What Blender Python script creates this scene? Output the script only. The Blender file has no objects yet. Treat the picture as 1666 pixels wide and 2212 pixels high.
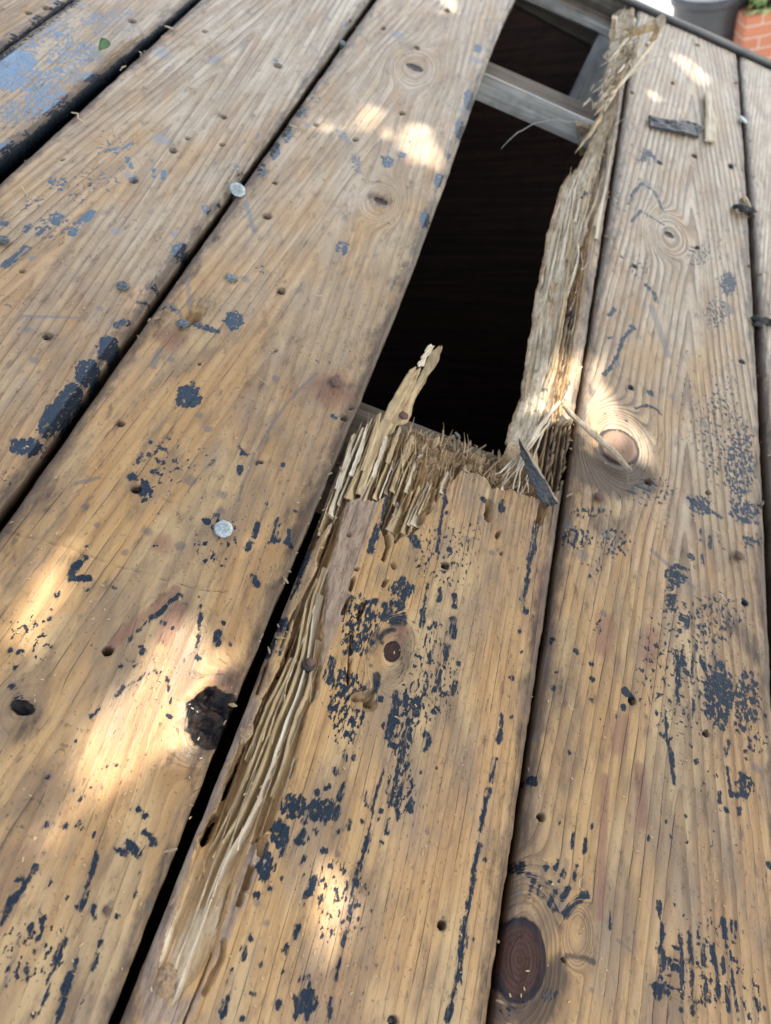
import bpy, bmesh, math, random
import numpy as np
from mathutils import Vector, Matrix

# ------------------------------------------------------------------ camera geometry
FL = 1664.0; CX, CY = 833.0, 1106.0; CAMH = 0.45
DY = np.array([0.24593021, -0.76283968, 0.5979916])     # world +Y (along the boards) in image axes
DX = np.array([0.93008946, 0.35939374, 0.07595879])     # world +X (across the boards)
DZ = np.array([0.27285881, -0.53750512, -0.79789493])   # world +Z
def P(x, y, z=0.0):
    """point of the horizontal plane at height z seen at measured point (x, y) of the 1666 x 2212 photograph"""
    r = np.array([x - CX, y - CY, FL]); t = (z - CAMH) / (r @ DZ); p = r * t
    return float(p @ DX), float(p @ DY)
def V3(x, y, z=0.0):
    a, b = P(x, y, z); return Vector((a, b, z))
def proj(X, Y, Z=0.0):
    Zr = Z - CAMH
    a = DX[0]*X + DY[0]*Y + DZ[0]*Zr; b = DX[1]*X + DY[1]*Y + DZ[1]*Zr; c = DX[2]*X + DY[2]*Y + DZ[2]*Zr
    c = np.where(c < 1e-3, 1e-3, c) if isinstance(c, np.ndarray) else c
    return a / c * FL + CX, b / c * FL + CY
def scale_at(x, y):
    a = P(x, y); b = P(x + 2, y); c = P(x, y + 2)
    return math.sqrt(abs((b[0]-a[0])*(c[1]-a[1]) - (b[1]-a[1])*(c[0]-a[0]))) / 2
OFF = {1: (0, 0), 2: (833, 0), 3: (0, 537), 4: (833, 537), 5: (0, 1074), 6: (833, 1074), 7: (0, 1629), 8: (833, 1629)}
def D(k, x, y):                                     # measurement sheet k -> photograph point
    return OFF[k][0] + x * .5, OFF[k][1] + y * .5
def Z1(x, y): return 660 + .3591 * x, 721 + .3591 * y
def Z2(x, y): return 491 + .2578 * x, 1074 + .2578 * y
def Z3(x, y): return 307 + .3203 * x, 1503 + .3203 * y
def Z4(x, y): return 1074 + .3554 * x, .3554 * y
def Z5(x, y): return 1058.5 + .3467 * x, 260.8 + .3467 * y

S = bpy.context.scene; C = S.collection
cam = bpy.data.cameras.new('camera'); co = bpy.data.objects.new('camera', cam); C.objects.link(co)
right = Vector((DX[0], DY[0], DZ[0])); up = -Vector((DX[1], DY[1], DZ[1])); back = -Vector((DX[2], DY[2], DZ[2]))
co.matrix_world = Matrix(((right.x, up.x, back.x, 0), (right.y, up.y, back.y, 0), (right.z, up.z, back.z, CAMH), (0, 0, 0, 1)))
cam.sensor_width = 36; cam.lens = 36 * FL / 2212; cam.clip_start = .01; cam.clip_end = 300
cam.dof.use_dof = True; cam.dof.focus_distance = .50; cam.dof.aperture_fstop = 9.5
S.camera = co
# the roof slopes down to the right: things on the roof are modelled in the roof's own frame and turned by R at the end
R = Matrix.Rotation(math.radians(26), 4, 'Y'); RI = R.inverted(); ON_ROOF = [co]
def PW(x, y, zw):
    """point of the level plane at world height zw seen at measured point (x, y)"""
    r = Vector((x - CX, y - CY, FL)); d = R @ Vector((r.dot(DX), r.dot(DY), r.dot(DZ))); c = R @ Vector((0, 0, CAMH))
    return c + d * ((zw - c.z) / d.z)

SUN_EL, SUN_AZ = math.radians(60), math.radians(28)      # in the roof's frame, azimuth from +Y towards +X
SUN = Vector((math.cos(SUN_EL)*math.sin(SUN_AZ), math.cos(SUN_EL)*math.cos(SUN_AZ), math.sin(SUN_EL)))
SUNW = R.to_3x3() @ SUN
W = bpy.data.worlds.new('World'); S.world = W; W.use_nodes = True
nt = W.node_tree; nt.nodes.clear()
sky = nt.nodes.new('ShaderNodeTexSky'); sky.sky_type = 'NISHITA'; sky.sun_disc = False
sky.sun_elevation = math.asin(SUNW.z); sky.sun_rotation = math.atan2(SUNW.x, SUNW.y); sky.dust_density = 1.2; sky.air_density = 1.0
bg = nt.nodes.new('ShaderNodeBackground'); bg.inputs[1].default_value = .15
wo = nt.nodes.new('ShaderNodeOutputWorld'); hz = nt.nodes.new('ShaderNodeHueSaturation'); hz.inputs['Saturation'].default_value = .42      # a hazy, thinly clouded sky
nt.links.new(sky.outputs[0], hz.inputs['Color']); nt.links.new(hz.outputs[0], bg.inputs[0]); nt.links.new(bg.outputs[0], wo.inputs[0])
sl = bpy.data.lights.new('sun', 'SUN'); sl.energy = 2.8; sl.angle = math.radians(.5); sl.color = (1, .93, .82)
so = bpy.data.objects.new('sun', sl); C.objects.link(so); so.rotation_euler = SUNW.to_track_quat('Z', 'Y').to_euler(); so.location = SUNW * 20
S.view_settings.view_transform = 'Standard'; S.view_settings.look = 'None'; S.view_settings.gamma = 1
S.view_settings.exposure = 1.68
S.cycles.use_denoising = True; S.cycles.max_bounces = 6

T = 0.022            # board thickness
GZ = -2.4            # world height of the ground
rng = np.random.default_rng(7); random.seed(7)

# ------------------------------------------------------------------ noise
_lat = {}
def vnoise(x, y, seed=0):
    """smooth value noise, -1..1"""
    if seed not in _lat: _lat[seed] = np.random.default_rng(1000 + seed).uniform(-1, 1, (256, 256))
    L = _lat[seed]; xi = np.floor(x).astype(int); yi = np.floor(y).astype(int); fx = x - xi; fy = y - yi
    fx = fx*fx*(3-2*fx); fy = fy*fy*(3-2*fy); xi &= 255; yi &= 255; x1 = (xi+1) & 255; y1 = (yi+1) & 255
    return (L[xi, yi]*(1-fx)+L[x1, yi]*fx)*(1-fy) + (L[xi, y1]*(1-fx)+L[x1, y1]*fx)*fy
def fbm(x, y, seed=0, o=4):
    s = 0; a = 1; t = 0
    for i in range(o):
        s = s + a*vnoise(x*2**i, y*2**i, seed+i); t += a; a *= .55
    return s / t
def sstep(a, b, x):
    t = np.clip((x - a) / (b - a), 0, 1); return t*t*(3-2*t)

# ------------------------------------------------------------------ materials
class NT:
    def __init__(s, name):
        s.m = bpy.data.materials.new(name); s.m.use_nodes = True; s.t = s.m.node_tree; s.t.nodes.clear()
        s.out = s.t.nodes.new('ShaderNodeOutputMaterial'); s.b = s.n('ShaderNodeBsdfPrincipled'); s.l(s.b.outputs[0], s.out.inputs[0])
    def n(s, k): return s.t.nodes.new(k)
    def l(s, a, b): s.t.links.new(a, b)
    def put(s, v, sock):
        if hasattr(v, 'default_value') or hasattr(v, 'is_linked'): s.l(v, sock)
        elif isinstance(v, tuple) and len(v) == 3 and sock.type == 'RGBA': sock.default_value = (*v, 1)
        else: sock.default_value = v
    def attr(s, name):
        a = s.n('ShaderNodeAttribute'); a.attribute_name = name; return a.outputs['Fac']
    def math(s, op, a, b=0.0, c=0.0, clamp=False):
        m = s.n('ShaderNodeMath'); m.operation = op; m.use_clamp = clamp
        for i, v in enumerate((a, b, c)): s.put(v, m.inputs[i])
        return m.outputs[0]
    def mr(s, v, a, b, c=0.0, d=1.0, smooth=True):
        m = s.n('ShaderNodeMapRange'); m.interpolation_type = 'SMOOTHSTEP' if smooth else 'LINEAR'
        s.put(v, m.inputs[0])
        for i, q in enumerate((a, b, c, d)): s.put(q, m.inputs[i+1])
        return m.outputs[0]
    def mix(s, f, a, b, blend='MIX'):
        m = s.n('ShaderNodeMix'); m.data_type = 'RGBA'; m.blend_type = blend
        s.put(f, m.inputs[0]); s.put(a, m.inputs[6]); s.put(b, m.inputs[7]); return m.outputs[2]
    def coord(s, kind='Object'): return s.n('ShaderNodeTexCoord').outputs[kind]
    def vec(s, x, y, z=0.0):
        c = s.n('ShaderNodeCombineXYZ')
        for i, v in enumerate((x, y, z)): s.put(v, c.inputs[i])
        return c.outputs[0]
    def sep(s, v):
        c = s.n('ShaderNodeSeparateXYZ'); s.l(v, c.inputs[0]); return c.outputs
    def vmul(s, v, k):
        m = s.n('ShaderNodeVectorMath'); m.operation = 'MULTIPLY'; s.l(v, m.inputs[0]); m.inputs[1].default_value = k; return m.outputs[0]
    def noise(s, v, sc=1.0, det=3.0, rough=.55):
        m = s.n('ShaderNodeTexNoise'); s.l(v, m.inputs['Vector']); m.inputs['Scale'].default_value = sc
        m.inputs['Detail'].default_value = det; m.inputs['Roughness'].default_value = rough; return m.outputs['Fac']
    def bump(s, h, dist=.001, strength=1.0):
        b = s.n('ShaderNodeBump'); s.put(h, b.inputs['Height']); b.inputs['Distance'].default_value = dist
        b.inputs['Strength'].default_value = strength; s.l(b.outputs[0], s.b.inputs['Normal'])
    def set(s, **k):
        nm = {'color': 'Base Color', 'rough': 'Roughness', 'metal': 'Metallic', 'spec': 'Specular IOR Level', 'sub': 'Subsurface Weight', 'coat': 'Coat Weight', 'coat_rough': 'Coat Roughness'}
        for q, v in k.items(): s.put(v, s.b.inputs[nm[q]])

def wood_board():
    m = NT('weathered_pine_board')
    oc = m.coord('Object'); x, y, z = m.sep(oc)
    g = m.attr('grain'); kn = m.attr('knot'); tar = m.attr('tar'); tden = m.attr('tar_density'); film = m.attr('tar_film')
    fresh = m.attr('fresh'); grime = m.attr('grime'); grey = m.attr('grey'); crust = m.attr('crust'); red = m.attr('red')
    gv = m.vec(m.math('MULTIPLY', g, .004), y, z)
    nlow = m.noise(m.vmul(oc, (9, 3, 9)), 1, 3)
    nst = m.noise(m.vmul(gv, (420, 9, 60)), 1, 3, .6)          # streaks along the grain
    nfib = m.noise(m.vmul(gv, (1500, 45, 300)), 1, 2, .6)      # fibres
    nfine = m.noise(m.vmul(oc, (900, 420, 900)), 1, 3, .65)    # fine grit
    ng = m.noise(m.vmul(oc, (150, 50, 150)), 1, 5, .65)
    gg = m.math('ADD', g, m.math('MULTIPLY', m.noise(m.vmul(oc, (60, 14, 60)), 1, 3), .5))
    fr = m.math('FRACT', gg)
    late = m.math('MULTIPLY', m.math('POWER', m.mr(fr, .25, .90, 0, 1, False), 1.7), m.mr(fr, .90, .99, 1, 0))
    latea = m.math('MULTIPLY', m.math('MULTIPLY', late, m.attr('ring_contrast')), m.mr(m.noise(m.vmul(oc, (45, 6, 45)), 1, 3), .30, .64, .12, 1.0), clamp=True)
    early = m.mix(m.mr(nst, .3, .72), (.51, .305, .120), (.375, .208, .078))
    early = m.mix(m.mr(nlow, .42, .72, 0, .6), early, (.36, .19, .085))
    cloud = m.noise(m.vmul(oc, (30, 9, 30)), 1, 6, .68)
    early = m.mix(m.mr(cloud, .44, .60, 0, .82), early, (.195, .125, .072))
    early = m.mix(m.mr(m.noise(m.vmul(oc, (14, 5, 14)), 1.7, 4, .6), .48, .66, 0, .6), early, (.29, .205, .125))
    early = m.mix(m.mr(m.noise(m.vmul(oc, (22, 7, 22)), 1.37, 5, .6), .50, .70, 0, .7), early, (.56, .375, .175))
    col = m.mix(m.math('MULTIPLY', latea, .46), early, (.150, .085, .045))
    col = m.mix(m.mr(nfib, .52, .72, 0, .20), col, (.15, .095, .055))
    chk = m.math('MULTIPLY', m.mr(fr, .86, .93), m.mr(fr, .95, .99, 1, 0)); chk = m.math('MULTIPLY', chk, m.mr(m.noise(m.vmul(oc, (70, 22, 70)), 1, 4), .52, .62))
    col = m.mix(m.math('MULTIPLY', chk, .36), col, (.07, .042, .026))
    tn = m.attr('tone'); col = m.mix(1.0, col, m.vec(tn, tn, tn), 'MULTIPLY')
    # weathered grey, paled towards the far end to carry the sky sheen
    gcol = m.mix(m.mr(nst, .3, .7), (.62, .52, .395), (.38, .295, .205))
    gcol = m.mix(m.math('MULTIPLY', latea, .78), gcol, (.11, .085, .068))
    gfac = m.math('MULTIPLY', grey, m.mr(m.noise(m.vmul(oc, (40, 14, 40)), 1, 4), .3, .66, .35, 1.0), clamp=True)
    col = m.mix(gfac, col, gcol)
    col = m.mix(m.math('MULTIPLY', m.mr(m.math('ADD', red, m.math('MULTIPLY', m.math('SUBTRACT', ng, .5), .9)), .05, 1.0), .66), col, (.21, .095, .062))
    # grime (dirt, and the shade in the slats' slots, with its own ragged edge)
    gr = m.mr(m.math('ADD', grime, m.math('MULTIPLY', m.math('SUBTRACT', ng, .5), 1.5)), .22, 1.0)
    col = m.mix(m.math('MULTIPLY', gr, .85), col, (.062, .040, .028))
    # crust of the surface over the rot
    ccol = m.mix(m.mr(m.noise(m.vmul(gv, (500, 60, 100)), 1, 4, .65), .3, .7), (.36, .27, .20), (.16, .108, .082))
    col = m.mix(m.math('MULTIPLY', m.mr(m.math('ADD', crust, m.math('MULTIPLY', m.math('SUBTRACT', ng, .5), 1.5)), .1, .9), .85), col, ccol)
    # fresh broken wood
    fcol = m.mix(m.mr(nst, .3, .7), (.64, .455, .25), (.44, .275, .13))
    fcol = m.mix(m.mr(ng, .5, .75, 0, .55), fcol, (.36, .23, .12))
    col = m.mix(m.mr(fresh, .2, .6), col, fcol)
    pale = m.attr('pale'); col = m.mix(m.mr(pale, .2, .8, 0, .92), col, m.mix(m.mr(ng, .36, .66), (.84, .74, .57), (.56, .44, .29)))
    # small dark checks and dirt specks drawn out along the grain
    sp = m.noise(m.vmul(gv, (820, 170, 820)), 1, 3, .6)
    spk = m.math('MULTIPLY', m.mr(sp, .60, .74), m.mr(nlow, .30, .62, .15, 1.0))
    col = m.mix(m.math('MULTIPLY', spk, .7), col, (.06, .042, .03))
    sp2 = m.mr(m.noise(m.vmul(oc, (560, 380, 560)), 1, 2), .655, .72)
    col = m.mix(m.math('MULTIPLY', sp2, .62), col, (.07, .05, .035))
    # knots
    kr = m.math('SINE', m.math('MULTIPLY', kn, 46)); kcol = m.mix(m.math('ADD', m.math('MULTIPLY', kr, .25), .5), (.036, .017, .013), (.080, .037, .026))
    kcol = m.mix(m.mr(m.math('ADD', kn, m.math('MULTIPLY', m.math('SUBTRACT', ng, .5), .5)), .34, .08), kcol, (.020, .017, .022))
    kcol = m.mix(m.mr(m.noise(m.vmul(oc, (260, 260, 260)), 1, 4, .7), .52, .66, 0, .8), kcol, (.030, .018, .014))
    kblk = m.attr('knot_black'); kcol = m.mix(kblk, kcol, m.mix(m.mr(m.noise(m.vmul(oc, (170, 120, 170)), 1, 5, .7), .42, .62), (.004, .004, .006), (.030, .018, .014)))
    kd = m.attr('knot_pale'); kcol = m.mix(kd, kcol, m.mix(m.mr(kn, .26, .12), (.27, .165, .11), (.05, .036, .034)))
    crk = m.math('ABSOLUTE', m.math('SINE', m.math('ADD', m.math('MULTIPLY', m.attr('knot_angle'), 2.5), m.math('MULTIPLY', ng, 5.0))))
    kcol = m.mix(m.math('MULTIPLY', m.mr(crk, .10, .02), m.mr(m.noise(m.vmul(oc, (90, 90, 90)), 1, 2), .48, .6)), kcol, (.008, .006, .006))
    kn_n = m.math('ADD', kn, m.math('MULTIPLY', m.math('SUBTRACT', ng, .5), .16))
    kmask = m.mr(kn_n, .0, .07)
    col = m.mix(kmask, col, kcol)
    # bitumen left behind; on far boards the sky's reflection is coloured in as blue
    nt1 = m.noise(m.vmul(gv, (760, 190, 760)), 1, 5, .66); nt2 = m.noise(m.vmul(gv, (640, 210, 640)), 1, 3, .58)
    e1 = m.math('ADD', tar, m.math('MULTIPLY', m.math('SUBTRACT', nt1, .5), 2.5))
    slit = m.mr(m.noise(m.vmul(gv, (620, 42, 620)), 1, 3, .6), .54, .62)
    e1 = m.math('SUBTRACT', e1, m.math('MULTIPLY', slit, .42))
    m1 = m.mr(e1, -.12, .08)
    e2 = m.math('SUBTRACT', m.math('ADD', m.math('MULTIPLY', tden, .46), nt2), .755)
    m2 = m.math('MULTIPLY', m.mr(e2, 0, .05), m.math('GREATER_THAN', tden, .02))
    tm = m.math('MULTIPLY', m.math('MULTIPLY', m.math('MAXIMUM', m1, m2), m.mr(nt2, .30, .45, .72, 1.0)), m.mr(fresh, .3, .6, 1, 0))
    gran = m.noise(m.vmul(oc, (1100, 900, 1100)), 1, 3, .7)
    fm = m.math('MULTIPLY', m.mr(m.math('ADD', m.math('MAXIMUM', film, m.mr(tar, -.95, .3, 0, .62)), m.math('MULTIPLY', m.math('SUBTRACT', nt1, .5), 1.2)), .15, .9), .55)
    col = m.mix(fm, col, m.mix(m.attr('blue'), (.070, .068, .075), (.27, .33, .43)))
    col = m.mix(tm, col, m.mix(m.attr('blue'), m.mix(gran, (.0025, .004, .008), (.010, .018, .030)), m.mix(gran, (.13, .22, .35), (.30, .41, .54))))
    rg = m.math('ADD', .34, m.math('MULTIPLY', nfine, .20)); rg = m.math('ADD', rg, m.math('MULTIPLY', fresh, .3), clamp=True)
    rg = m.math('ADD', m.math('MULTIPLY', rg, m.math('SUBTRACT', 1, tm)), m.math('MULTIPLY', tm, m.mr(gran, .3, .7, .22, .36)))
    m.set(color=col, rough=rg, spec=m.math('SUBTRACT', m.math('SUBTRACT', .36, m.math('MULTIPLY', tm, .25)), m.math('MULTIPLY', kmask, .2)))
    h = m.math('ADD', m.math('MULTIPLY', late, .24), m.math('MULTIPLY', chk, -.6))
    h = m.math('ADD', h, m.math('MULTIPLY', nfib, .20)); h = m.math('ADD', h, m.math('MULTIPLY', nfine, .16))
    h = m.math('ADD', h, m.math('MULTIPLY', m.math('MULTIPLY', crust, ng), 1.2))
    h = m.math('SUBTRACT', h, m.math('MULTIPLY', spk, .35))
    h = m.math('ADD', h, m.math('MULTIPLY', tm, m.math('ADD', .45, m.math('MULTIPLY', gran, .55))))
    m.bump(h, .0011, .9)
    return m.m

def plain_wood(name, a, b, along=1, rough=.7, sc=1.0):
    m = NT(name); oc = m.coord('Object')
    k = [260*sc, 260*sc, 260*sc]; k[along] = 12*sc
    n1 = m.noise(m.vmul(oc, tuple(k)), 1, 4, .6); n2 = m.noise(m.vmul(oc, (35, 35, 35)), 1, 4)
    col = m.mix(m.mr(n1, .3, .7), a, b); col = m.mix(m.mr(n2, .45, .75, 0, .5), col, tuple(q*.45 for q in b))
    m.set(color=col, rough=rough); m.bump(m.math('ADD', n1, m.math('MULTIPLY', n2, .4)), .0012, .8); return m.m
def metal(name, a, b, rough=.45, met=.7, sc=600):
    m = NT(name); n = m.noise(m.coord('Object'), sc, 4); m.set(color=m.mix(m.mr(n, .35, .65), a, b), rough=m.mr(n, .3, .7, rough, rough+.25), metal=met)
    m.bump(n, .0006, .6); return m.m
def simple(name, a, b, sc=20.0, rough=.8, dist=.002, spec=.4):
    m = NT(name); n = m.noise(m.coord('Object'), sc, 5, .6); m.set(color=m.mix(m.mr(n, .3, .7), a, b), rough=rough, spec=spec); m.bump(n, dist, .7); return m.m
def leafy(name, a, b, sc=4.0):
    m = NT(name); gi = m.n('ShaderNodeNewGeometry'); m.set(color=m.mix(gi.outputs['Random Per Island'], a, b), rough=.5, spec=.35); return m.m

M = dict(
    board=wood_board(),
    split=plain_wood('split_pine', (.58, .44, .25), (.36, .245, .12), 1),
    pale=plain_wood('pale_split_pine', (.74, .65, .50), (.52, .41, .27), 1),
    dry=plain_wood('dry_splinter', (.52, .42, .30), (.32, .24, .155), 1),
    darkchip=plain_wood('tarred_chip', (.030, .034, .042), (.075, .075, .078), 0, .5),
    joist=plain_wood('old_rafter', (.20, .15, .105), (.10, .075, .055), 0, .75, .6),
    joist_top=plain_wood('shaded_stained_rafter_top', (.20, .155, .115), (.09, .07, .052), 0, .8, .6),
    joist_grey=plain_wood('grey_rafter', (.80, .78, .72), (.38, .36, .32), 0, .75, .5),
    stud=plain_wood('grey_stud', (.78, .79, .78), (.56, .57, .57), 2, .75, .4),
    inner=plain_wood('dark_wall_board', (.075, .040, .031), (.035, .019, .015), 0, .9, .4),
    fascia=plain_wood('tarred_fascia', (.20, .17, .13), (.085, .07, .052), 0, .6, .5),
    felt=simple('black_felt', (.02, .02, .021), (.05, .048, .045), 260, .7),
    galv=metal('galvanised_nail', (.23, .27, .28), (.10, .13, .145), .42, .5),
    bright=metal('bright_nail', (.50, .545, .545), (.30, .345, .355), .38, .55),
    steel=metal('dull_nail', (.16, .18, .20), (.07, .075, .08), .45, .5),
    rust=metal('rusty_nail', (.085, .05, .038), (.17, .10, .07), .65, .25),
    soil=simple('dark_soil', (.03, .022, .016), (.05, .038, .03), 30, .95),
    plastic=simple('dark_grey_plastic', (.035, .037, .042), (.048, .05, .055), 12, .42, .0005, .5),
    crumb=simple('rotten_crumb', (.36, .25, .14), (.20, .13, .08), 500, .9, .001),
    sawdust=simple('pale_sawdust', (.58, .45, .28), (.42, .30, .16), 900, .9, .0005),
    curl=simple('pale_wood_curl', (.62, .52, .36), (.44, .34, .20), 300, .7, .0005),
    stem=simple('dry_stem', (.30, .22, .13), (.20, .14, .08), 300, .7, .0005),
    web=simple('grey_stem', (.33, .33, .30), (.24, .23, .21), 300, .8, .0005),
    green=simple('green_leaf', (.20, .34, .15), (.30, .45, .24), 200, .4, .0003),
    grass=leafy('garden_leaves', (.07, .17, .04), (.34, .38, .16)),
    crown=leafy('tree_leaves', (.035, .085, .02), (.075, .13, .035)),
    bark=plain_wood('tree_bark', (.14, .10, .075), (.06, .045, .035), 2, .9, .15),
    concrete=simple('pale_concrete', (.62, .60, .57), (.50, .49, .47), 3, .9),
    block=simple('pale_block', (.50, .49, .46), (.36, .35, .33), 30, .9),
)
def brick_mat():
    m = NT('orange_brick'); oc = m.coord('Object'); x, y, z = m.sep(oc)
    b = m.n('ShaderNodeTexBrick'); m.l(m.vec(m.math('ADD', x, y), z), b.inputs['Vector']); b.inputs['Scale'].default_value = 1
    b.inputs['Brick Width'].default_value = .225; b.inputs['Row Height'].default_value = .075; b.inputs['Mortar Size'].default_value = .006
    b.inputs['Color1'].default_value = (.52, .20, .105, 1); b.inputs['Color2'].default_value = (.44, .155, .08, 1); b.inputs['Mortar'].default_value = (.52, .40, .32, 1)
    n = m.noise(oc, 40, 4); m.set(color=m.mix(m.mr(n, .3, .8, 0, .35), b.outputs[0], (.30, .12, .08)), rough=.85)
    m.bump(m.math('ADD', m.math('MULTIPLY', b.outputs['Fac'], -1), n), .003, .6); return m.m
M['brick'] = brick_mat()

# ------------------------------------------------------------------ object helpers
def tag(o, label=None, cat=None, group=None, kind=None):
    for k, v in (('label', label), ('category', cat), ('group', group), ('kind', kind)):
        if v: o[k] = v
    return o
def link(name, me, mat, parent=None, loc=None):
    """mesh given in world coordinates; loc becomes its origin"""
    if mat: me.materials.append(mat)
    o = bpy.data.objects.new(name, me); C.objects.link(o)
    if loc is not None:
        me.transform(Matrix.Translation(-Vector(loc))); 
        if parent is None: o.location = loc
    if parent is not None:
        if loc is None: me.transform(Matrix.Translation(-parent.location))
        else: o.location = Vector(loc) - parent.location
        o.parent = parent
    return o
def empty(name, loc):
    o = bpy.data.objects.new(name, None); C.objects.link(o); o.location = loc; o.empty_display_size = .02; return o
def bm_mesh(bm, name, smooth=False):
    bmesh.ops.recalc_face_normals(bm, faces=bm.faces[:])
    me = bpy.data.meshes.new(name); bm.to_mesh(me); bm.free()
    if smooth: me.polygons.foreach_set('use_smooth', [True]*len(me.polygons))
    return me
def np_mesh(name, v, f, smooth=True):
    me = bpy.data.meshes.new(name); v = np.asarray(v, np.float32); f = np.asarray(f, np.int32)
    me.vertices.add(len(v)); me.vertices.foreach_set('co', v.ravel()); k = f.shape[1]
    me.loops.add(f.size); me.loops.foreach_set('vertex_index', f.ravel()); me.polygons.add(len(f))
    me.polygons.foreach_set('loop_start', np.arange(0, f.size, k, dtype=np.int32))
    me.polygons.foreach_set('use_smooth', np.full(len(f), smooth)); me.update(calc_edges=True); me.validate(); return me
def rough_box(name, x0, x1, y0, y1, z0, z1, mat, parent=None, bev=.002, cuts=0, jit=0.0, loc=None):
    bm = bmesh.new(); bmesh.ops.create_cube(bm, size=1)
    for v in bm.verts: v.co = Vector((x0 + (v.co.x+.5)*(x1-x0), y0 + (v.co.y+.5)*(y1-y0), z0 + (v.co.z+.5)*(z1-z0)))
    if bev: bmesh.ops.bevel(bm, geom=bm.edges[:], offset=bev, segments=2, affect='EDGES')
    if cuts: bmesh.ops.subdivide_edges(bm, edges=[e for e in bm.edges if e.calc_length() > .05], cuts=cuts, use_grid_fill=True)
    if jit:
        for v in bm.verts: v.co += Vector((random.gauss(0, jit), random.gauss(0, jit), random.gauss(0, jit)))
    return link(name, bm_mesh(bm, name), mat, parent, loc if loc is not None else ((x0+x1)/2, (y0+y1)/2, z0))
def lathe(prof, loc, axis=Vector((0, 0, 1)), n=16, jit=0.0):
    q = Vector((0, 0, 1)).rotation_difference(axis.normalized()); v = []; f = []
    for i, (r, z) in enumerate(prof):
        for k in range(n):
            a = 2*math.pi*k/n; rr = r*(1+random.uniform(-jit, jit)); v.append(q @ Vector((rr*math.cos(a), rr*math.sin(a), z)) + Vector(loc))
    for i in range(len(prof)-1):
        for k in range(n): f.append((i*n+k, i*n+(k+1) % n, (i+1)*n+(k+1) % n, (i+1)*n+k))
    me = bpy.data.meshes.new('lathe'); me.from_pydata(v, [], f + [tuple(range(n))[::-1], tuple(range((len(prof)-1)*n, len(prof)*n))])
    me.polygons.foreach_set('use_smooth', [True]*len(me.polygons)); return me
def tube(pts, rad, n=6, jit=.12):
    """tapered irregular tube through 3-D points; rad one value per point"""
    pts = [Vector(p) for p in pts]; v = []; f = []; u = Vector((0, 0, 1))
    for i, p in enumerate(pts):
        d = (pts[min(i+1, len(pts)-1)] - pts[max(i-1, 0)]).normalized(); s = d.cross(u)
        if s.length < .1: s = d.cross(Vector((1, 0, 0)))
        s.normalize(); w = s.cross(d)
        for k in range(n):
            a = 2*math.pi*k/n; r = rad[i]*(1+random.uniform(-jit, jit)); v.append(p + s*math.cos(a)*r + w*math.sin(a)*r)
    for i in range(len(pts)-1):
        for k in range(n): f.append((i*n+k, i*n+(k+1) % n, (i+1)*n+(k+1) % n, (i+1)*n+k))
    me = bpy.data.meshes.new('tube'); me.from_pydata(v, [], f + [tuple(range(n))[::-1], tuple(range((len(pts)-1)*n, len(pts)*n))])
    me.polygons.foreach_set('use_smooth', [n > 5]*len(me.polygons)); return me
def resample(pts, n):
    pts = np.array(pts, float); d = np.r_[0, np.cumsum(np.linalg.norm(np.diff(pts, axis=0), axis=1) + 1e-9)]
    t = np.linspace(0, d[-1], n); return np.stack([np.interp(t, d, pts[:, i]) for i in range(pts.shape[1])], 1)
def ladder(L, R, th, n=24, cols=5, jit=.0004, ridges=.0005, frayed=True):
    """a flat split of wood between two edges given as 3-D polylines, with real thickness and torn edges"""
    L = resample(L, n); R = resample(R, n); v = []; f = []
    wav = [random.uniform(-1, 1) for _ in range(cols)]; w0 = [random.random(), random.random()]
    nor = np.cross(R[n//2]-L[n//2], L[-1]-L[0]); nor /= (np.linalg.norm(nor)+1e-12)
    if nor[2] < 0: nor = -nor
    tipdrop = [random.uniform(0, .10) if frayed else 0 for _ in range(cols)]
    A = np.zeros((2, n, cols, 3))
    for i in range(n):
        for c in range(cols):
            t = c/(cols-1); ii = i
            p = L[i]*(1-t)+R[i]*t
            if frayed and i > n*.85:
                q = min(n-1, int(n*.85 + (i-n*.85)*(1-6*tipdrop[c]))); p = L[q]*(1-t)+R[q]*t
            p = p + jit*1.6*np.array([vnoise(np.array([i*.35+w0[c % 2]*50]), np.array([q*9.3+c*1.7]), 99)[0] for q in range(3)]) + rng.normal(0, jit*.25, 3) + nor*wav[c]*ridges
            A[0, i, c] = p + nor*th/2; A[1, i, c] = p - nor*th/2*(1+.3*random.random())
    idx = lambda s, i, c: (s*n+i)*cols+c
    for i in range(n-1):
        for c in range(cols-1):
            f.append((idx(0, i, c), idx(0, i, c+1), idx(0, i+1, c+1), idx(0, i+1, c))); f.append((idx(1, i, c), idx(1, i+1, c), idx(1, i+1, c+1), idx(1, i, c+1)))
        f.append((idx(0, i, 0), idx(0, i+1, 0), idx(1, i+1, 0), idx(1, i, 0))); f.append((idx(0, i, cols-1), idx(1, i, cols-1), idx(1, i+1, cols-1), idx(0, i+1, cols-1)))
    for c in range(cols-1):
        f.append((idx(0, 0, c), idx(1, 0, c), idx(1, 0, c+1), idx(0, 0, c+1))); f.append((idx(0, n-1, c), idx(0, n-1, c+1), idx(1, n-1, c+1), idx(1, n-1, c)))
    return np_mesh('split', A.reshape(-1, 3), f, False)
def join(meshes, name):
    bm = bmesh.new()
    for me in meshes: bm.from_mesh(me); bpy.data.meshes.remove(me)
    out = bpy.data.meshes.new(name); bm.to_mesh(out); bm.free(); return out

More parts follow.
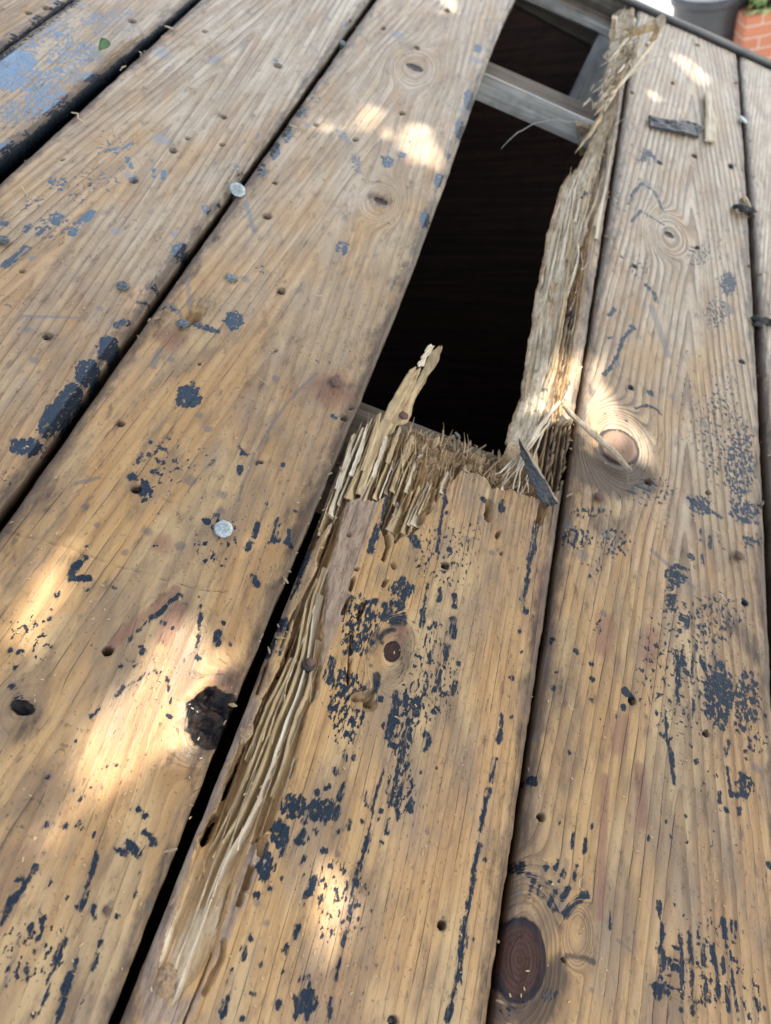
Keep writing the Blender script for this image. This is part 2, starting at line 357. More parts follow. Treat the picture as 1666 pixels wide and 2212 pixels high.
# ------------------------------------------------------------------ features measured on the boards
def parse(k, s):
    out = []
    for it in s.split('/'):
        it = it.strip()
        if not it: continue
        a, w = it.split(';'); n = [float(q) for q in a.replace(' ', ',').split(',') if q]
        out.append(([D(k, n[i], n[i+1]) for i in range(0, len(n), 2)], .5*(float(w) if float(w) < 14 else 14+(float(w)-14)*.4)))
    return out
TAR = []
TAR += parse(1, "310 1010 355 960 400 920;14/235 960 255 935;20/105 1000 120 980;7/165 1015 190 995;8/20 970;18/30 1140 80 1100 120 1070;13/550 680 565 720;8/460 650 520 640 570 620;5/710 740 705 770;6/668 735 662 765;6/590 765;9/940 885;8/890 910;12/400 335;18/250 300;12/215 265;10/130 265;9/60 290;14/780 1090;16/1190 260;8/1660 680;10")
TAR += parse(2, "1110 690 1140 655 1180 705;8/1050 880 1070 830 1110 792 1160 825 1180 870 1195 905;5/1060 960 1105 910 1150 940 1200 970;4/1030 910;6/1090 690;6/1020 1110;7/400 210;10/170 950;13/225 790 235 760;12/265 670;8")
TAR += parse(3, "70 30 20 75;11/540 320;28/505 330;22/660 170 690 195;9/600 235 680 242;7/840 325 890 340 940 358;11/815 640;34/790 610;18/850 665;18/830 580;7/1440 725;15/1035 845 1040 880 1070 890;8/1040 945 1045 975;11/630 1030 620 1055;24/570 985;18/1120 925;7/1225 935;6/1290 955;7/1150 1100;7/1275 1130;6/1237 1100;6/940 1150;9/690 860 715 870;10/650 890;7/620 890 590 940;6/730 825;6/708 915;5/645 835;7/660 965;11/455 430 440 470;18/400 520 350 570;18/290 640 260 690;20/220 700 190 740;14/150 850 90 870;18/60 830;10/1010 320;20/180 750;9")
TAR += parse(4, "1130 160 1160 190 1172 225;9/1070 340;11/1070 345 1040 375 1020 400 1000 470 970 520 945 545;6/960 385 985 385;4/990 260 965 290;6/1150 625;14/1060 602;11/1540 490;12/1080 690 1130 678 1165 690 1190 715;6/1350 1100 1390 1130;16/1310 1080 1380 1120 1450 1160;7/1040 745;6/950 715;5/800 270;10/255 1105 265 1030;6/420 1080;11/500 1100 505 1130;10/10 1090;14/1490 150;18")
TAR += [([Z1(*p) for p in q], w*.359) for q, w in [([(512, 965), (490, 1030), (460, 1110), (430, 1180), (410, 1240), (390, 1310)], 18), ([(848, 935), (838, 1000), (828, 1060), (810, 1150), (790, 1310)], 8), ([(852, 1075)], 14), ([(1185, 1000), (1180, 1050)], 11), ([(1395, 1150), (1380, 1230), (1368, 1320)], 11), ([(650, 1230), (670, 1270)], 24), ([(690, 1290)], 12), ([(870, 1300)], 12), ([(1075, 1000)], 16), ([(1440, 990), (1470, 1020)], 12)]]
TAR += parse(5, "365 262 330 300 310 335;17/300 355 340 350 385 352;13/890 100;14/935 72 935 100;8/1115 120 1105 165;11/1085 200 1072 222;9/1207 95 1190 150 1170 200;9/1190 185 1210 188;7/1250 145 1240 195 1258 210;8/925 262;19/888 272;9/966 297;7/865 205;6/1095 345 1108 378;14/375 215;6/245 422;11/215 485;5/213 522;8/160 552;11/140 590 118 622;7/45 660;9/85 670;11/62 733;8/50 815;14/775 425 740 450 705 488 660 522;10/660 520 610 565 575 600 545 650;4/740 490;8/705 545;11/750 565;7/795 460;7/866 432;6/868 472;8/870 500 862 560 848 650;6/852 695;11/962 542;10/945 582 940 632;11/960 600 995 640;3/620 668;12/585 705 575 730;4/608 645;7/490 865 535 825 590 792;6/600 790 640 758;7/680 755;12/718 780 735 840 737 905;6/735 945;10/440 908 400 945;6/325 1050;6/400 640;6/480 388 500 390;5/370 400;7/620 8;12/685 70;7/1240 30;6/1275 60;6/1150 30;6/525 730;6/1000 1160;6/510 1160;6")
TAR += [([Z2(*p) for p in q], w*.2578) for q, w in [([(690, 440), (640, 560), (600, 650)], 30), ([(590, 690), (560, 760), (530, 830)], 22), ([(470, 1040), (440, 1090)], 40), ([(500, 1090), (540, 1130)], 18), ([(390, 1190), (370, 1250), (340, 1320)], 22), ([(430, 1305)], 20), ([(1040, 835)], 14), ([(1180, 880), (1240, 870)], 22), ([(1320, 905)], 26), ([(1450, 910)], 40), ([(1190, 950), (1230, 990)], 24), ([(1310, 1010), (1360, 950)], 30), ([(1380, 1040), (1430, 1030)], 34), ([(1490, 1060), (1480, 980)], 16), ([(1470, 850), (1500, 780)], 20), ([(1450, 740), (1480, 690)], 22), ([(1560, 750)], 24), ([(1280, 1180), (1320, 1130), (1380, 1110)], 22), ([(1215, 1215)], 20), ([(1160, 1080), (1120, 1190), (1080, 1230)], 16), ([(1050, 1300), (1070, 1250)], 18), ([(1000, 1200)], 22), ([(990, 1300)], 24), ([(1105, 1265)], 16), ([(880, 1360), (870, 1440), (850, 1540)], 30), ([(955, 1460), (940, 1520)], 16), ([(990, 1520)], 28), ([(960, 1590), (1000, 1600)], 18), ([(1250, 1490), (1255, 1560), (1240, 1620)], 22), ([(1205, 1410)], 14), ([(1150, 1600)], 22), ([(1110, 1570)], 18), ([(1060, 1520), (1065, 1550)], 10), ([(1430, 1640), (1410, 1720)], 24), ([(1490, 1700)], 28), ([(1590, 1730)], 36), ([(1280, 1690)], 24), ([(1380, 1680)], 14), ([(1640, 950), (1625, 1090)], 14), ([(1300, 1220)], 14)]]
TAR += parse(6, "300 425 298 470;11/290 520 295 560 292 600;11/215 550;15/237 395 230 450;6/200 560;6/165 520 158 560;6/183 375 170 440 165 540;4/197 660 190 715;9/268 645 258 710;10/180 770 170 830;8/238 750 228 800;9/300 800 290 850;10/225 830;13/312 720;9/207 925;12/140 875 135 935;15/80 890;18/45 860 30 930 12 1040;13/172 1025 182 1050 165 1090;11/102 960 80 1080 60 1166;4/106 1050;8/650 110 635 200 618 300 605 400 590 440;8/605 490;17/625 510;8/580 580;9/543 780;9/505 950 490 1060;7/470 1140;7/545 950;6/585 670;6/530 860;5")
TAR += parse(6, "1035 840 1060 865;14/1030 910;12/1000 945;6/890 720;9/892 785;10/892 880;12/822 665;12/725 825;12/795 1100;11/928 960;6/720 612;9/920 570;10/1238 330;14/1280 350;16/1240 430 1230 480;11/1270 580;9/1350 560;9/1320 255;14/1365 140 1362 190;6/1402 170 1402 215;5/1440 190;5/1462 220;5/1370 250 1372 290;6/1550 455;17/1255 660 1265 760 1262 860 1290 930;10/1280 660 1280 720;6/1290 750 1310 765;7/1340 640 1325 740 1330 850 1325 940;7/1365 705 1385 750;11/1420 690;8/1450 720;18/1420 770;14/1450 790;20/1400 840;12/1440 850 1470 840;18/1485 800;14/1405 930;14/1440 925;8/1480 900;18/1450 990;22/1470 960;18/1510 980;8/1545 1000;16/1480 1060 1475 1110;11/1555 1100;11/1205 920 1215 990 1235 1150;6/1195 1030;8/1340 1140;10/1520 1010;6/1600 960;7/1640 940;7/1600 1040;6/1380 580;7/1420 620;6/1310 520 1300 560;7/1620 40;9/1560 30;9/1500 20;8/1545 100 1610 110;9/1560 180;7/1600 190;6/1520 60;8")
TAR += parse(7, "155 490 125 540 95 590;11/80 600 45 640 30 690;17/30 690 5 730;9/78 545;8/210 305;15/285 310;13/345 288 330 315;6/355 322;5/405 350;11/600 238 632 265;12/625 340 660 375;15/640 395 680 390;9/555 385 595 430;15/495 405 545 432;8/415 420 405 480 392 540;7/385 560 365 620 340 670;12/605 510 590 560 580 610;6/405 665 410 700;10/490 702;14/440 65 460 50;4/507 50;6/215 95;10/315 155;7/360 180 345 195;5/395 145;5/195 710 182 745;11/140 740 120 780;10/90 790 70 820;9/170 790;10/30 855;11/160 850;8/200 825 190 855;4/50 900 40 930;14/30 970 22 995;9/110 930;12/280 800 262 850 245 890;13/240 900 225 960 200 1040 185 1075;12/330 890 310 950 290 1000;9/285 1010 270 1070 240 1166;13/435 810 425 850 400 930;6/370 1040 345 1100 320 1150;7/155 1130;14/215 550 205 575;4/285 615;6/60 430;4/275 360;5")
TAR += parse(7, "1245 185 1235 215;9/1275 180 1262 225;10/1300 185 1292 215;9/1330 235 1318 290;10/1350 220 1340 270;11/1385 230 1372 280;10/1410 240 1395 300;12/1435 215 1425 270;9/1460 230 1452 280;7/1215 290 1200 330;11/1195 330 1178 370;11/1235 325 1222 360;9/1160 385 1150 425;9/1225 395 1212 440;8/1140 455 1130 500;11/1165 465 1155 510;10/1150 510 1142 540;8/1290 380 1310 340;14/1370 335;12/1365 165;15/1455 75;15/1495 15;12/1530 15;9/1480 130 1465 190;8/1435 140 1405 150;7/1582 160 1575 200;7/1585 220;8/1565 290;9/1512 290 1505 325;9/1640 245;9/1635 280;8/1460 335;8/1392 420;8/1410 420;6/1660 20 1640 110 1620 200 1590 360;5/1590 360 1555 480 1530 570 1510 680;8/1500 740 1480 820;4/1472 890 1455 970;6/1440 1060 1425 1150;9/1360 535 1350 580 1320 615;11/1345 600;12/1220 535;11/1385 620;11/1485 510;12/1450 585;7/1290 750 1280 790;8/1240 830 1235 850;8/1225 940;11/1055 840 1048 880;11/1078 800;6/1000 935 985 990;11/1110 605;10/1122 910;8/1340 960 1335 1000;11/1310 970;9/1300 1060;22/1350 1050;20/1320 1090 1290 1100;16/1200 1080;20/1330 1140;12/1275 1140;12/1045 1145;13/965 1100;11/985 1050;8/1080 1030 1110 1040;4/1310 440 1300 480;7/1310 540;6/1590 420;5/1650 380;5/1165 580;8/1140 840;6/1155 920;4")
TAR += parse(8, "475 20 455 120;7/450 150 430 220 412 330;8/405 390 398 430;11/395 430 385 500 370 600;10/365 620 350 700;13/345 710 340 770 320 860;20/312 880 312 980;12/300 1000 285 1060 265 1150;10/430 455;11/375 795;5/70 0 40 130 20 220;5/75 80;10/95 45;7/45 215;14/115 205 105 245;9/12 290 5 340;8/62 150;6/150 80;6")
TAR += parse(8, "697 475 692 505;5/745 460 728 525;6/782 470 768 530;8/825 485 815 545;9/812 345 805 400;6/866 370 860 420;7/890 315;7/590 475;13/615 520;10/645 535 620 610;8/662 575 655 610;7/735 590 705 650;7/795 575 735 675;9/865 612 820 645 775 695;12/878 615;12/690 565;5/715 555;5/760 520 750 545;6/680 620;5/640 640;4/635 125;12/748 295;8/725 570;5/1240 0 1238 60 1248 130;7/1185 640 1182 705;6/1195 740 1190 820;8/1190 840 1205 920;17/1225 890;15/1270 780 1280 860 1290 940;9/1290 950 1288 1030;10/1315 780 1325 900;7/1325 900 1325 1040;7/1335 1060 1330 1120;9/1372 830 1376 910;9/1385 970 1390 1060;7/1412 840 1435 950 1440 1050;7/1460 870 1462 945;7/1462 715 1468 790;9/1490 715 1492 760;4/1510 730 1513 790;6/1487 860 1500 980 1520 1110;6/1475 1010 1487 1110;7/1545 1070 1570 1140;6/1600 1060 1615 1110;6/1540 940;5/1520 900;5/1475 60 1490 180;8/1540 85 1545 175;13/1580 130;9/1445 170 1445 215;7/1475 240;12/1445 238;7/1530 235 1527 260;6/1515 180;9/1345 30;11/1215 290;7/1222 240;5/1390 540 1390 590;4/1655 480;14/1247 650;8/1357 750;5/1403 720;6/1280 1105;9/970 680 966 740;6/1240 395;7/1130 360;8/1300 270;5/535 1105;9/600 1080;7/1560 20;7/1470 10;6/1640 1100;5/1170 1050 1190 1000;6")
TDEN = []   # (sheet, x, y, rx, ry, density)
TDEN += [(6, 170, 760, 150, 280, .46), (5, 1560, 560, 100, 160, .62), (5, 1500, 900, 100, 200, .6), (7, 1450, 620, 170, 220, .42), (6, 60, 1000, 80, 140, .62), (6, 1300, 760, 240, 360, .42), (6, 1420, 520, 160, 120, .5), (5, 950, 200, 160, 120, .36), (7, 150, 850, 160, 200, .40), (8, 1350, 900, 220, 240, .42), (4, 1450, 800, 120, 260, .46), (4, 1150, 1050, 120, 80, .45), (8, 60, 150, 70, 160, .5), (5, 150, 600, 120, 120, .4), (3, 700, 950, 160, 120, .36), (6, 250, 250, 160, 160, .42)]
TDEN += [(1, 60, 270, 110, 70, .8), (1, 40, 345, 90, 60, .75), (1, 150, 350, 110, 70, .6), (1, 200, 420, 110, 80, .68), (1, 330, 230, 140, 70, .56), (1, 90, 480, 110, 70, .58), (1, 420, 90, 100, 50, .52), (1, 300, 330, 100, 50, .55), (1, 520, 60, 80, 40, .5), (1, 240, 130, 110, 60, .55), (1, 560, 130, 60, 50, .45), (1, 500, 630, 100, 50, .42), (1, 420, 780, 120, 60, .42), (1, 230, 980, 120, 70, .45), (1, 220, 480, 60, 30, .75), (1, 400, 335, 50, 25, .8), (1, 40, 640, 60, 40, .75), (1, 110, 575, 30, 20, .6), (1, 30, 520, 30, 20, .5), (1, 470, 150, 90, 40, .42), (1, 260, 90, 90, 60, .45), (1, 130, 190, 70, 60, .6), (1, 330, 20, 40, 20, .6),
 (1, 250, 795, 60, 40, .55), (1, 330, 860, 60, 30, .4), (1, 140, 870, 60, 40, .4), (1, 640, 390, 40, 30, .4), (1, 740, 310, 40, 30, .4), (1, 780, 1090, 45, 45, .8), (1, 890, 905, 25, 25, .6), (1, 1480, 1070, 40, 30, .7), (1, 500, 580, 90, 40, .35), (1, 560, 960, 60, 40, .35), (1, 1110, 590, 25, 25, .5), (1, 1020, 730, 40, 40, .45),
 (1, 1300, 480, 30, 35, .7), (1, 1240, 570, 25, 50, .8), (1, 1190, 650, 25, 50, .8), (1, 1130, 730, 25, 40, .65), (1, 1540, 700, 25, 50, .5), (1, 1360, 430, 40, 15, .5), (1, 1480, 570, 40, 30, .35), (1, 250, 30, 40, 40, .7), (1, 60, 170, 30, 30, .7), (1, 160, 90, 40, 30, .65),
 (2, 400, 210, 22, 22, .8), (2, 360, 430, 25, 50, .85), (2, 320, 560, 25, 50, .85), (2, 440, 100, 20, 40, .5), (2, 270, 670, 15, 25, .6), (2, 225, 790, 20, 30, .8), (2, 170, 950, 25, 40, .9), (2, 10, 700, 30, 30, .8), (2, 70, 670, 25, 15, .8), (2, 1500, 720, 25, 20, .6), (2, 1420, 1050, 60, 100, .35), (2, 1350, 680, 60, 60, .3), (2, 1120, 680, 40, 50, .5), (2, 990, 850, 30, 60, .4), (2, 1560, 1010, 20, 20, .5), (2, 340, 70, 30, 30, .3),
 (3, 470, 430, 55, 60, .9), (3, 380, 540, 60, 70, .85), (3, 310, 640, 60, 70, .85), (3, 250, 720, 65, 70, .85), (3, 120, 860, 80, 45, .85), (3, 200, 780, 50, 50, .7), (3, 50, 990, 40, 60, .4), (3, 780, 10, 40, 40, .8), (3, 660, 170, 30, 25, .6), (3, 1010, 310, 48, 48, .8), (3, 815, 640, 60, 55, .9), (3, 680, 860, 70, 70, .4), (3, 630, 1040, 40, 40, .8), (3, 1480, 10, 30, 20, .7), (3, 1120, 90, 40, 30, .4), (3, 1390, 490, 50, 30, .35), (3, 1090, 700, 30, 70, .3), (3, 1320, 440, 60, 30, .3), (3, 870, 900, 90, 60, .3), (3, 730, 260, 60, 25, .45),
 (4, 1480, 150, 40, 60, .72), (4, 1430, 280, 70, 80, .5), (4, 1350, 30, 60, 60, .5), (4, 1530, 930, 80, 200, .62), (4, 1360, 1110, 60, 50, .7), (4, 1310, 720, 60, 200, .34), (4, 1480, 560, 80, 120, .34), (4, 1100, 80, 60, 60, .45), (4, 800, 260, 30, 70, .5), (4, 890, 1140, 100, 30, .55),
 (5, 1350, 170, 25, 80, .5), (5, 700, 200, 120, 50, .25), (5, 100, 860, 50, 50, .4),
 (6, 70, 400, 60, 50, .7), (6, 45, 500, 50, 70, .62), (6, 830, 180, 80, 60, .6), (6, 990, 200, 80, 80, .5), (6, 900, 300, 60, 60, .4), (6, 1260, 340, 60, 60, .75), (6, 1235, 450, 40, 80, .6), (6, 1440, 850, 80, 150, .75), (6, 1560, 870, 70, 150, .66), (6, 1550, 60, 80, 50, .7), (6, 1580, 190, 50, 40, .6), (6, 920, 540, 40, 70, .4), (6, 1300, 520, 60, 70, .5), (6, 80, 900, 70, 60, .6), (6, 710, 600, 25, 60, .4), (6, 300, 200, 40, 60, .4), (6, 380, 150, 40, 80, .35), (6, 1600, 1060, 60, 60, .5), (6, 1200, 90, 60, 60, .35),
 (7, 1270, 230, 65, 65, .74), (7, 1390, 240, 80, 60, .72), (7, 1205, 340, 55, 75, .78), (7, 1150, 490, 45, 75, .78), (7, 1310, 370, 40, 40, .6), (7, 1320, 1070, 60, 70, .8), (7, 1100, 610, 30, 25, .6), (7, 970, 1100, 30, 50, .65),
 (8, 1190, 1010, 45, 60, .75), (8, 1550, 150, 50, 70, .55), (8, 580, 490, 30, 40, .7), (8, 635, 120, 30, 30, .7), (8, 710, 600, 60, 50, .35), (8, 710, 1040, 50, 40, .5), (8, 1580, 1050, 60, 120, .35), (8, 1460, 380, 60, 60, .3), (8, 1400, 120, 60, 100, .3), (8, 1260, 370, 80, 40, .3), (8, 530, 1100, 50, 40, .5)]
FILM = parse(3, "1370 540 1300 600 1230 680 1170 770 1110 870;7/1100 880 1080 950 1050 1020 1030 1090;7/660 510 690 440;16/120 350;30/140 40;26/810 120 820 240;12/720 240 780 280;22/1190 560;26/740 480;20/820 1000;60/960 1060;40/340 300 100 290;9/900 780;30/430 260;22/1060 130;30/860 720;26/330 1015 430 990;12/150 480;34")
FILM += parse(1, "1470 570 1500 610;22/1525 670 1555 745;11/1060 870 1100 1000;12/910 270 950 250;14/1330 540;24/500 1000;40/700 600;60/560 760;40/750 1010;26/1500 110;30/700 230;60")
FILM += parse(2, "50 150;50/340 480;50/390 260;40/1000 1000;40/1130 800;50/960 700;40") + parse(4, "1150 250 1220 460;20/900 120;26/1480 260;50/1000 500;30/1240 640;22/1380 760;26")
FILM += parse(6, "1150 230 1230 300 1330 390;12/350 180;30/410 90;20/940 500;24/850 250;60/650 1040;30/780 120;50/950 160;50/460 240;20/700 700;22/300 760;16") + parse(5, "780 210;46/640 150;40/370 40;26/960 60;30/420 120;22/540 240;26/1330 750;34/1220 650;30") + parse(7, "215 95;18/650 650;28/100 610;26/1110 640;34/1150 730;26/1460 430;24/480 640;20") + parse(8, "1200 1000;40/890 1020;20/590 540;26/580 600;22/1600 60;40/180 340;16/700 1040;40/1000 800 1060 850;8")
HOLES = []  # photograph point, radius in photograph px
for k, s in ((1, "1200 285 13/965 507 11/750 652 12/577 780 14/960 625 9/810 597 9/1155 935 15/1188 790 8/1365 540 9/1535 603 9/200 35 12/123 57 9/570 92 12/885 135 8/385 800 6/270 690 6/1655 122 8"), (2, "1335 675 9/1185 705 8/1490 718 9/1345 1070 7/265 45 9/135 208 9/70 490 9/1240 360 6/1345 195 7/1065 400 6/860 830 7"),
             (3, "205 378 19/520 757 14/588 1040 20/1213 185 15/1485 735 13/1190 440 6/863 498 7/95 100 8/1128 922 9/1517 690 9"), (4, "1133 1008 14/1393 1055 9/1075 75 9/1540 490 8/1060 602 9"),
             (5, "465 663 24"), (6, "258 297 16/1065 880 17/1383 1022 13/1550 458 11/145 295 6/500 243 6/735 757 5"), (8, "672 273 17/243 740 20/30 1152 22/770 890 9/220 60 6")):
    for it in s.split('/'):
        a, b, r = map(float, it.split()); HOLES.append((D(k, a, b), r*.5))
SLOTS = [([D(3, 838, 262), D(3, 805, 312)], 13, .010), ([D(3, 868, 262), D(3, 845, 300)], 9, .007), ([D(6, 450, 15), D(6, 440, 75)], 5, .008), ([D(6, 690, 20), D(6, 665, 100)], 7, .007), ([D(5, 1545, 880), D(5, 1590, 890)], 16, .006), ([D(5, 1600, 880)], 9, .016), ([D(5, 1500, 872)], 3, .01), ([Z2(1205, 1640), Z2(1100, 1650)], 8, .008),
         ([Z3(545, 1650), Z3(535, 1760), Z3(480, 1880), Z3(425, 1995)], 6, .005), ([Z3(740, 1160), Z3(715, 1230), Z3(700, 1290)], 6, .009), ([Z3(675, 1330), Z3(655, 1400)], 5, .007), ([Z3(810, 960), Z3(790, 1060)], 7, .007), ([Z2(1060, 690), Z2(1035, 770)], 4, .009), ([Z2(1010, 860), Z2(980, 970)], 4, .008), ([Z2(1085, 600)], 4, .008),
         ([Z2(1150, 890), Z2(1100, 1010)], 3.2, .007), ([Z2(1050, 1150), Z2(1030, 1280), Z2(1020, 1420), Z2(1015, 1560)], 2.6, .006), ([Z2(1310, 520), Z2(1350, 400), Z2(1300, 240)], 3.5, .008), ([Z1(1110, 1020), Z1(1100, 1110)], 6, .009), ([Z1(1425, 1010), Z1(1410, 1130)], 6, .008), ([Z2(1330, 700), Z2(1310, 740)], 3, .006), ([Z2(1025, 320)], 4, .005), ([Z1(1150, 1215), Z1(1165, 1190)], 3, .006),
         ([Z3(600, 1270), Z3(500, 1650), Z3(410, 1900), Z3(330, 2080), Z3(280, 2212)], 1.3, .005), ([Z2(1400, 590), Z2(1385, 560)], 3, .005), ([Z2(985, 40), Z2(905, 210), Z2(830, 380), Z2(760, 560)], 4, .008), ([Z2(870, 330), Z2(800, 480)], 3, .006), ([Z2(590, 900), Z2(520, 1060), Z2(450, 1260)], 1.6, .005), ([Z2(560, 1150), Z2(500, 1330), Z2(470, 1390)], 6, .012), ([Z2(330, 1400), Z2(290, 1540), Z2(250, 1640)], 2, .006), ([Z3(690, 300), Z3(640, 420), Z3(570, 620)], 8, .014), ([Z3(500, 790), Z3(460, 880), Z3(430, 950)], 9, .013),
         ([D(5, 10, 148), D(5, 160, 180), D(5, 330, 230), D(5, 480, 290), D(5, 640, 332)], .8, .0012), ([D(5, 695, 350), D(5, 780, 375), D(5, 860, 398), D(5, 975, 408)], .9, .0015), ([D(3, 655, 1070), D(3, 740, 1095)], .8, .001)]
# knots: photograph point, radii across/along in photograph px, pale?
KNOTS = [(D(5, 935, 960), 62, 66, 2, .6), (D(5, 95, 905), 32, 22, 2, .9), (Z2(1385, 1290), 19, 25, 0, 1.0), (D(8, 582, 888), 68, 90, 0, 1.0), (D(4, 1010, 855), 42, 45, 1, 1.0), (D(1, 1645, 868), 13, 8, 0, .8), (D(2, 125, 290), 14, 9, 0, .8), (D(2, 1225, 1015), 9, 7, 0, .7), (D(8, 830, 780), 0, 0, 0, .9), (D(5, 1700, -300), 0, 0, 0, 0)]
REDS = [([D(3, 1430, 610)], 46), ([D(3, 740, 390)], 30), ([D(5, 960, 800), D(5, 1040, 780)], 28), ([D(6, 940, 650), D(6, 950, 540)], 22), ([D(6, 1150, 580), D(6, 1130, 700)], 18), ([D(5, 700, 200)], 26), ([D(5, 760, 500), D(5, 720, 600)], 24), ([D(6, 1000, 1080), D(6, 1020, 960)], 20), ([D(8, 950, 100), D(8, 930, 700)], 12), ([D(8, 1100, 60), D(8, 1110, 300)], 14), ([Z2(1390, 1290), Z2(1445, 1110)], 24), ([D(6, 690, 300), D(6, 650, 700)], 16), ([D(5, 480, 640), D(5, 760, 400)], 12), ([D(8, 620, 1080), D(8, 500, 1080)], 30), ([D(4, 960, 910)], 34)]
GRIMES = [([D(5, 905, 965)], 72, .8), ([D(5, 95, 905)], 40, .7), ([D(1, 1640, 862)], 22, .9), ([D(8, 700, 1060), D(8, 600, 1110), D(8, 500, 1120)], 22, 1.1), ([D(4, 960, 960), D(4, 860, 900)], 24, 1.1), ([D(6, 1560, 640), D(6, 1650, 720)], 26, .8), ([D(4, 850, 950), D(4, 960, 1010), D(4, 1100, 990)], 40, 1.15), ([D(4, 930, 880), D(4, 990, 945)], 16, 1.4), ([D(5, 160, 960), D(5, 60, 1010)], 40, .6), ([D(5, 780, 1120), D(5, 900, 1110)], 26, .8), ([D(6, 1500, 560), D(6, 1666, 700)], 30, .75), ([D(6, 800, 90), D(6, 1000, 130)], 36, .6), ([D(8, 740, 960), D(8, 640, 1130)], 44, 1.1), ([D(5, 980, 790), D(5, 1060, 760)], 22, .8), ([D(4, 1140, 330)], 20, .3), ([D(7, 760, 20), D(7, 860, 60)], 30, .5), ([D(5, 1150, 560), D(5, 1050, 760)], 24, .45), ([D(8, 780, 870), D(8, 860, 880), D(8, 900, 900)], 7, 1.0)]

GRIMES += [([q], r, .85) for q, r in ((D(1, 1028, 826), 20), (D(3, 530, 165), 17), (D(3, 997, 130), 17), (D(3, 1453, 582), 20), (D(5, 960, 145), 27), (D(4, 925, 1074), 18), (D(6, 1530, 256), 17), (D(1, 14, 1040), 18), (D(7, 462, 675), 17), (D(3, 790, 330), 20))]
CH_L = [(728, 1105), (714, 1150), (700, 1195), (692, 1218), (646, 1306), (620, 1417), (589, 1476), (563, 1522), (531, 1602), (467, 1746), (429, 1807), (397, 1913), (361, 2028), (339, 2118)]
CH_R = [(740, 1110), (732, 1150), (722, 1190), (714, 1210), (703, 1280), (697, 1396), (684, 1499), (669, 1522), (634, 1663), (589, 1785), (546, 1823), (499, 1916), (461, 2048), (435, 2096), (374, 2169)]
LAM = [Z1(*p) for p in [(30, 1290), (80, 1150), (200, 860), (290, 560), (440, 455), (520, 540), (600, 570), (720, 555), (840, 590), (760, 800), (640, 960), (560, 1240), (470, 1180), (505, 960), (430, 1000), (270, 985), (150, 1130)]]
RUB = [Z1(*p) for p in [(600, 540), (830, 560), (1000, 650), (1190, 715), (1400, 890), (1540, 925), (1400, 985), (1300, 965), (1240, 930), (1130, 910), (1050, 830), (950, 810), (850, 915), (690, 1170), (540, 1250), (640, 960), (760, 800)]]
SLATS = [Z1(*p) for p in [(1390, 640), (1490, 520), (1620, 520), (1590, 800), (1550, 935), (1420, 900)]]
CRUST = [Z2(*p) for p in [(860, 240), (960, 0), (1270, 30), (1180, 330), (1060, 640), (960, 1000), (830, 1300), (760, 1500), (680, 1640), (660, 1760), (760, 1500), (820, 1250), (800, 820), (870, 500)]]
CRUST2 = [Z3(*p) for p in [(740, 0), (500, 500), (380, 840), (180, 1360), (0, 1900), (0, 2212), (330, 2212), (700, 1100), (760, 940), (840, 1100), (640, 1500), (420, 1960), (200, 2100), (90, 1920), (200, 1520), (380, 950), (470, 760), (800, 50)]]

def seg_dist(X, Y, pts):
    d = np.full(X.shape, 1e9)
    if len(pts) == 1: return np.hypot(X-pts[0][0], Y-pts[0][1])
    for (ax, ay), (bx, by) in zip(pts[:-1], pts[1:]):
        L = (bx-ax)**2+(by-ay)**2+1e-12; t = np.clip(((X-ax)*(bx-ax)+(Y-ay)*(by-ay))/L, 0, 1)
        d = np.minimum(d, np.hypot(X-ax-t*(bx-ax), Y-ay-t*(by-ay)))
    return d
def poly_sd(X, Y, pts):
    """signed distance, positive inside"""
    d = seg_dist(X, Y, list(pts)+[pts[0]]); ins = np.zeros(X.shape, bool)
    for (ax, ay), (bx, by) in zip(pts, list(pts[1:])+[pts[0]]):
        c = ((ay > Y) != (by > Y)) & (X < (bx-ax)*(Y-ay)/(by-ay+1e-12)+ax); ins ^= c
    return np.where(ins, d, -d)
def stroke_apply(F, X, Y, px_pts, w_px, fn, warp=None):
    """apply fn to the grid window round a stroke; distances in metres"""
    m = px_pts[len(px_pts)//2]; s = scale_at(*m); pts = [P(*q) for q in px_pts]; w = w_px*s
    pad = w*1.6+.006; ys = Y[:, 0]
    i0 = np.searchsorted(ys, min(q[1] for q in pts)-pad); i1 = np.searchsorted(ys, max(q[1] for q in pts)+pad)
    if i1 <= i0: return
    xs = X[(i0+i1)//2 if (i0+i1)//2 < len(ys) else -1]
    x0, x1 = min(q[0] for q in pts)-pad, max(q[0] for q in pts)+pad
    if x1 < xs[0] or x0 > xs[-1]: return
    j0 = max(0, np.searchsorted(xs, x0)-6); j1 = min(X.shape[1], np.searchsorted(xs, x1)+6)
    if j1 <= j0: return
    d = seg_dist(X[i0:i1, j0:j1], Y[i0:i1, j0:j1], pts)
    if warp is not None: d = d + warp[i0:i1, j0:j1]
    F[i0:i1, j0:j1] = fn(F[i0:i1, j0:j1], d, w)

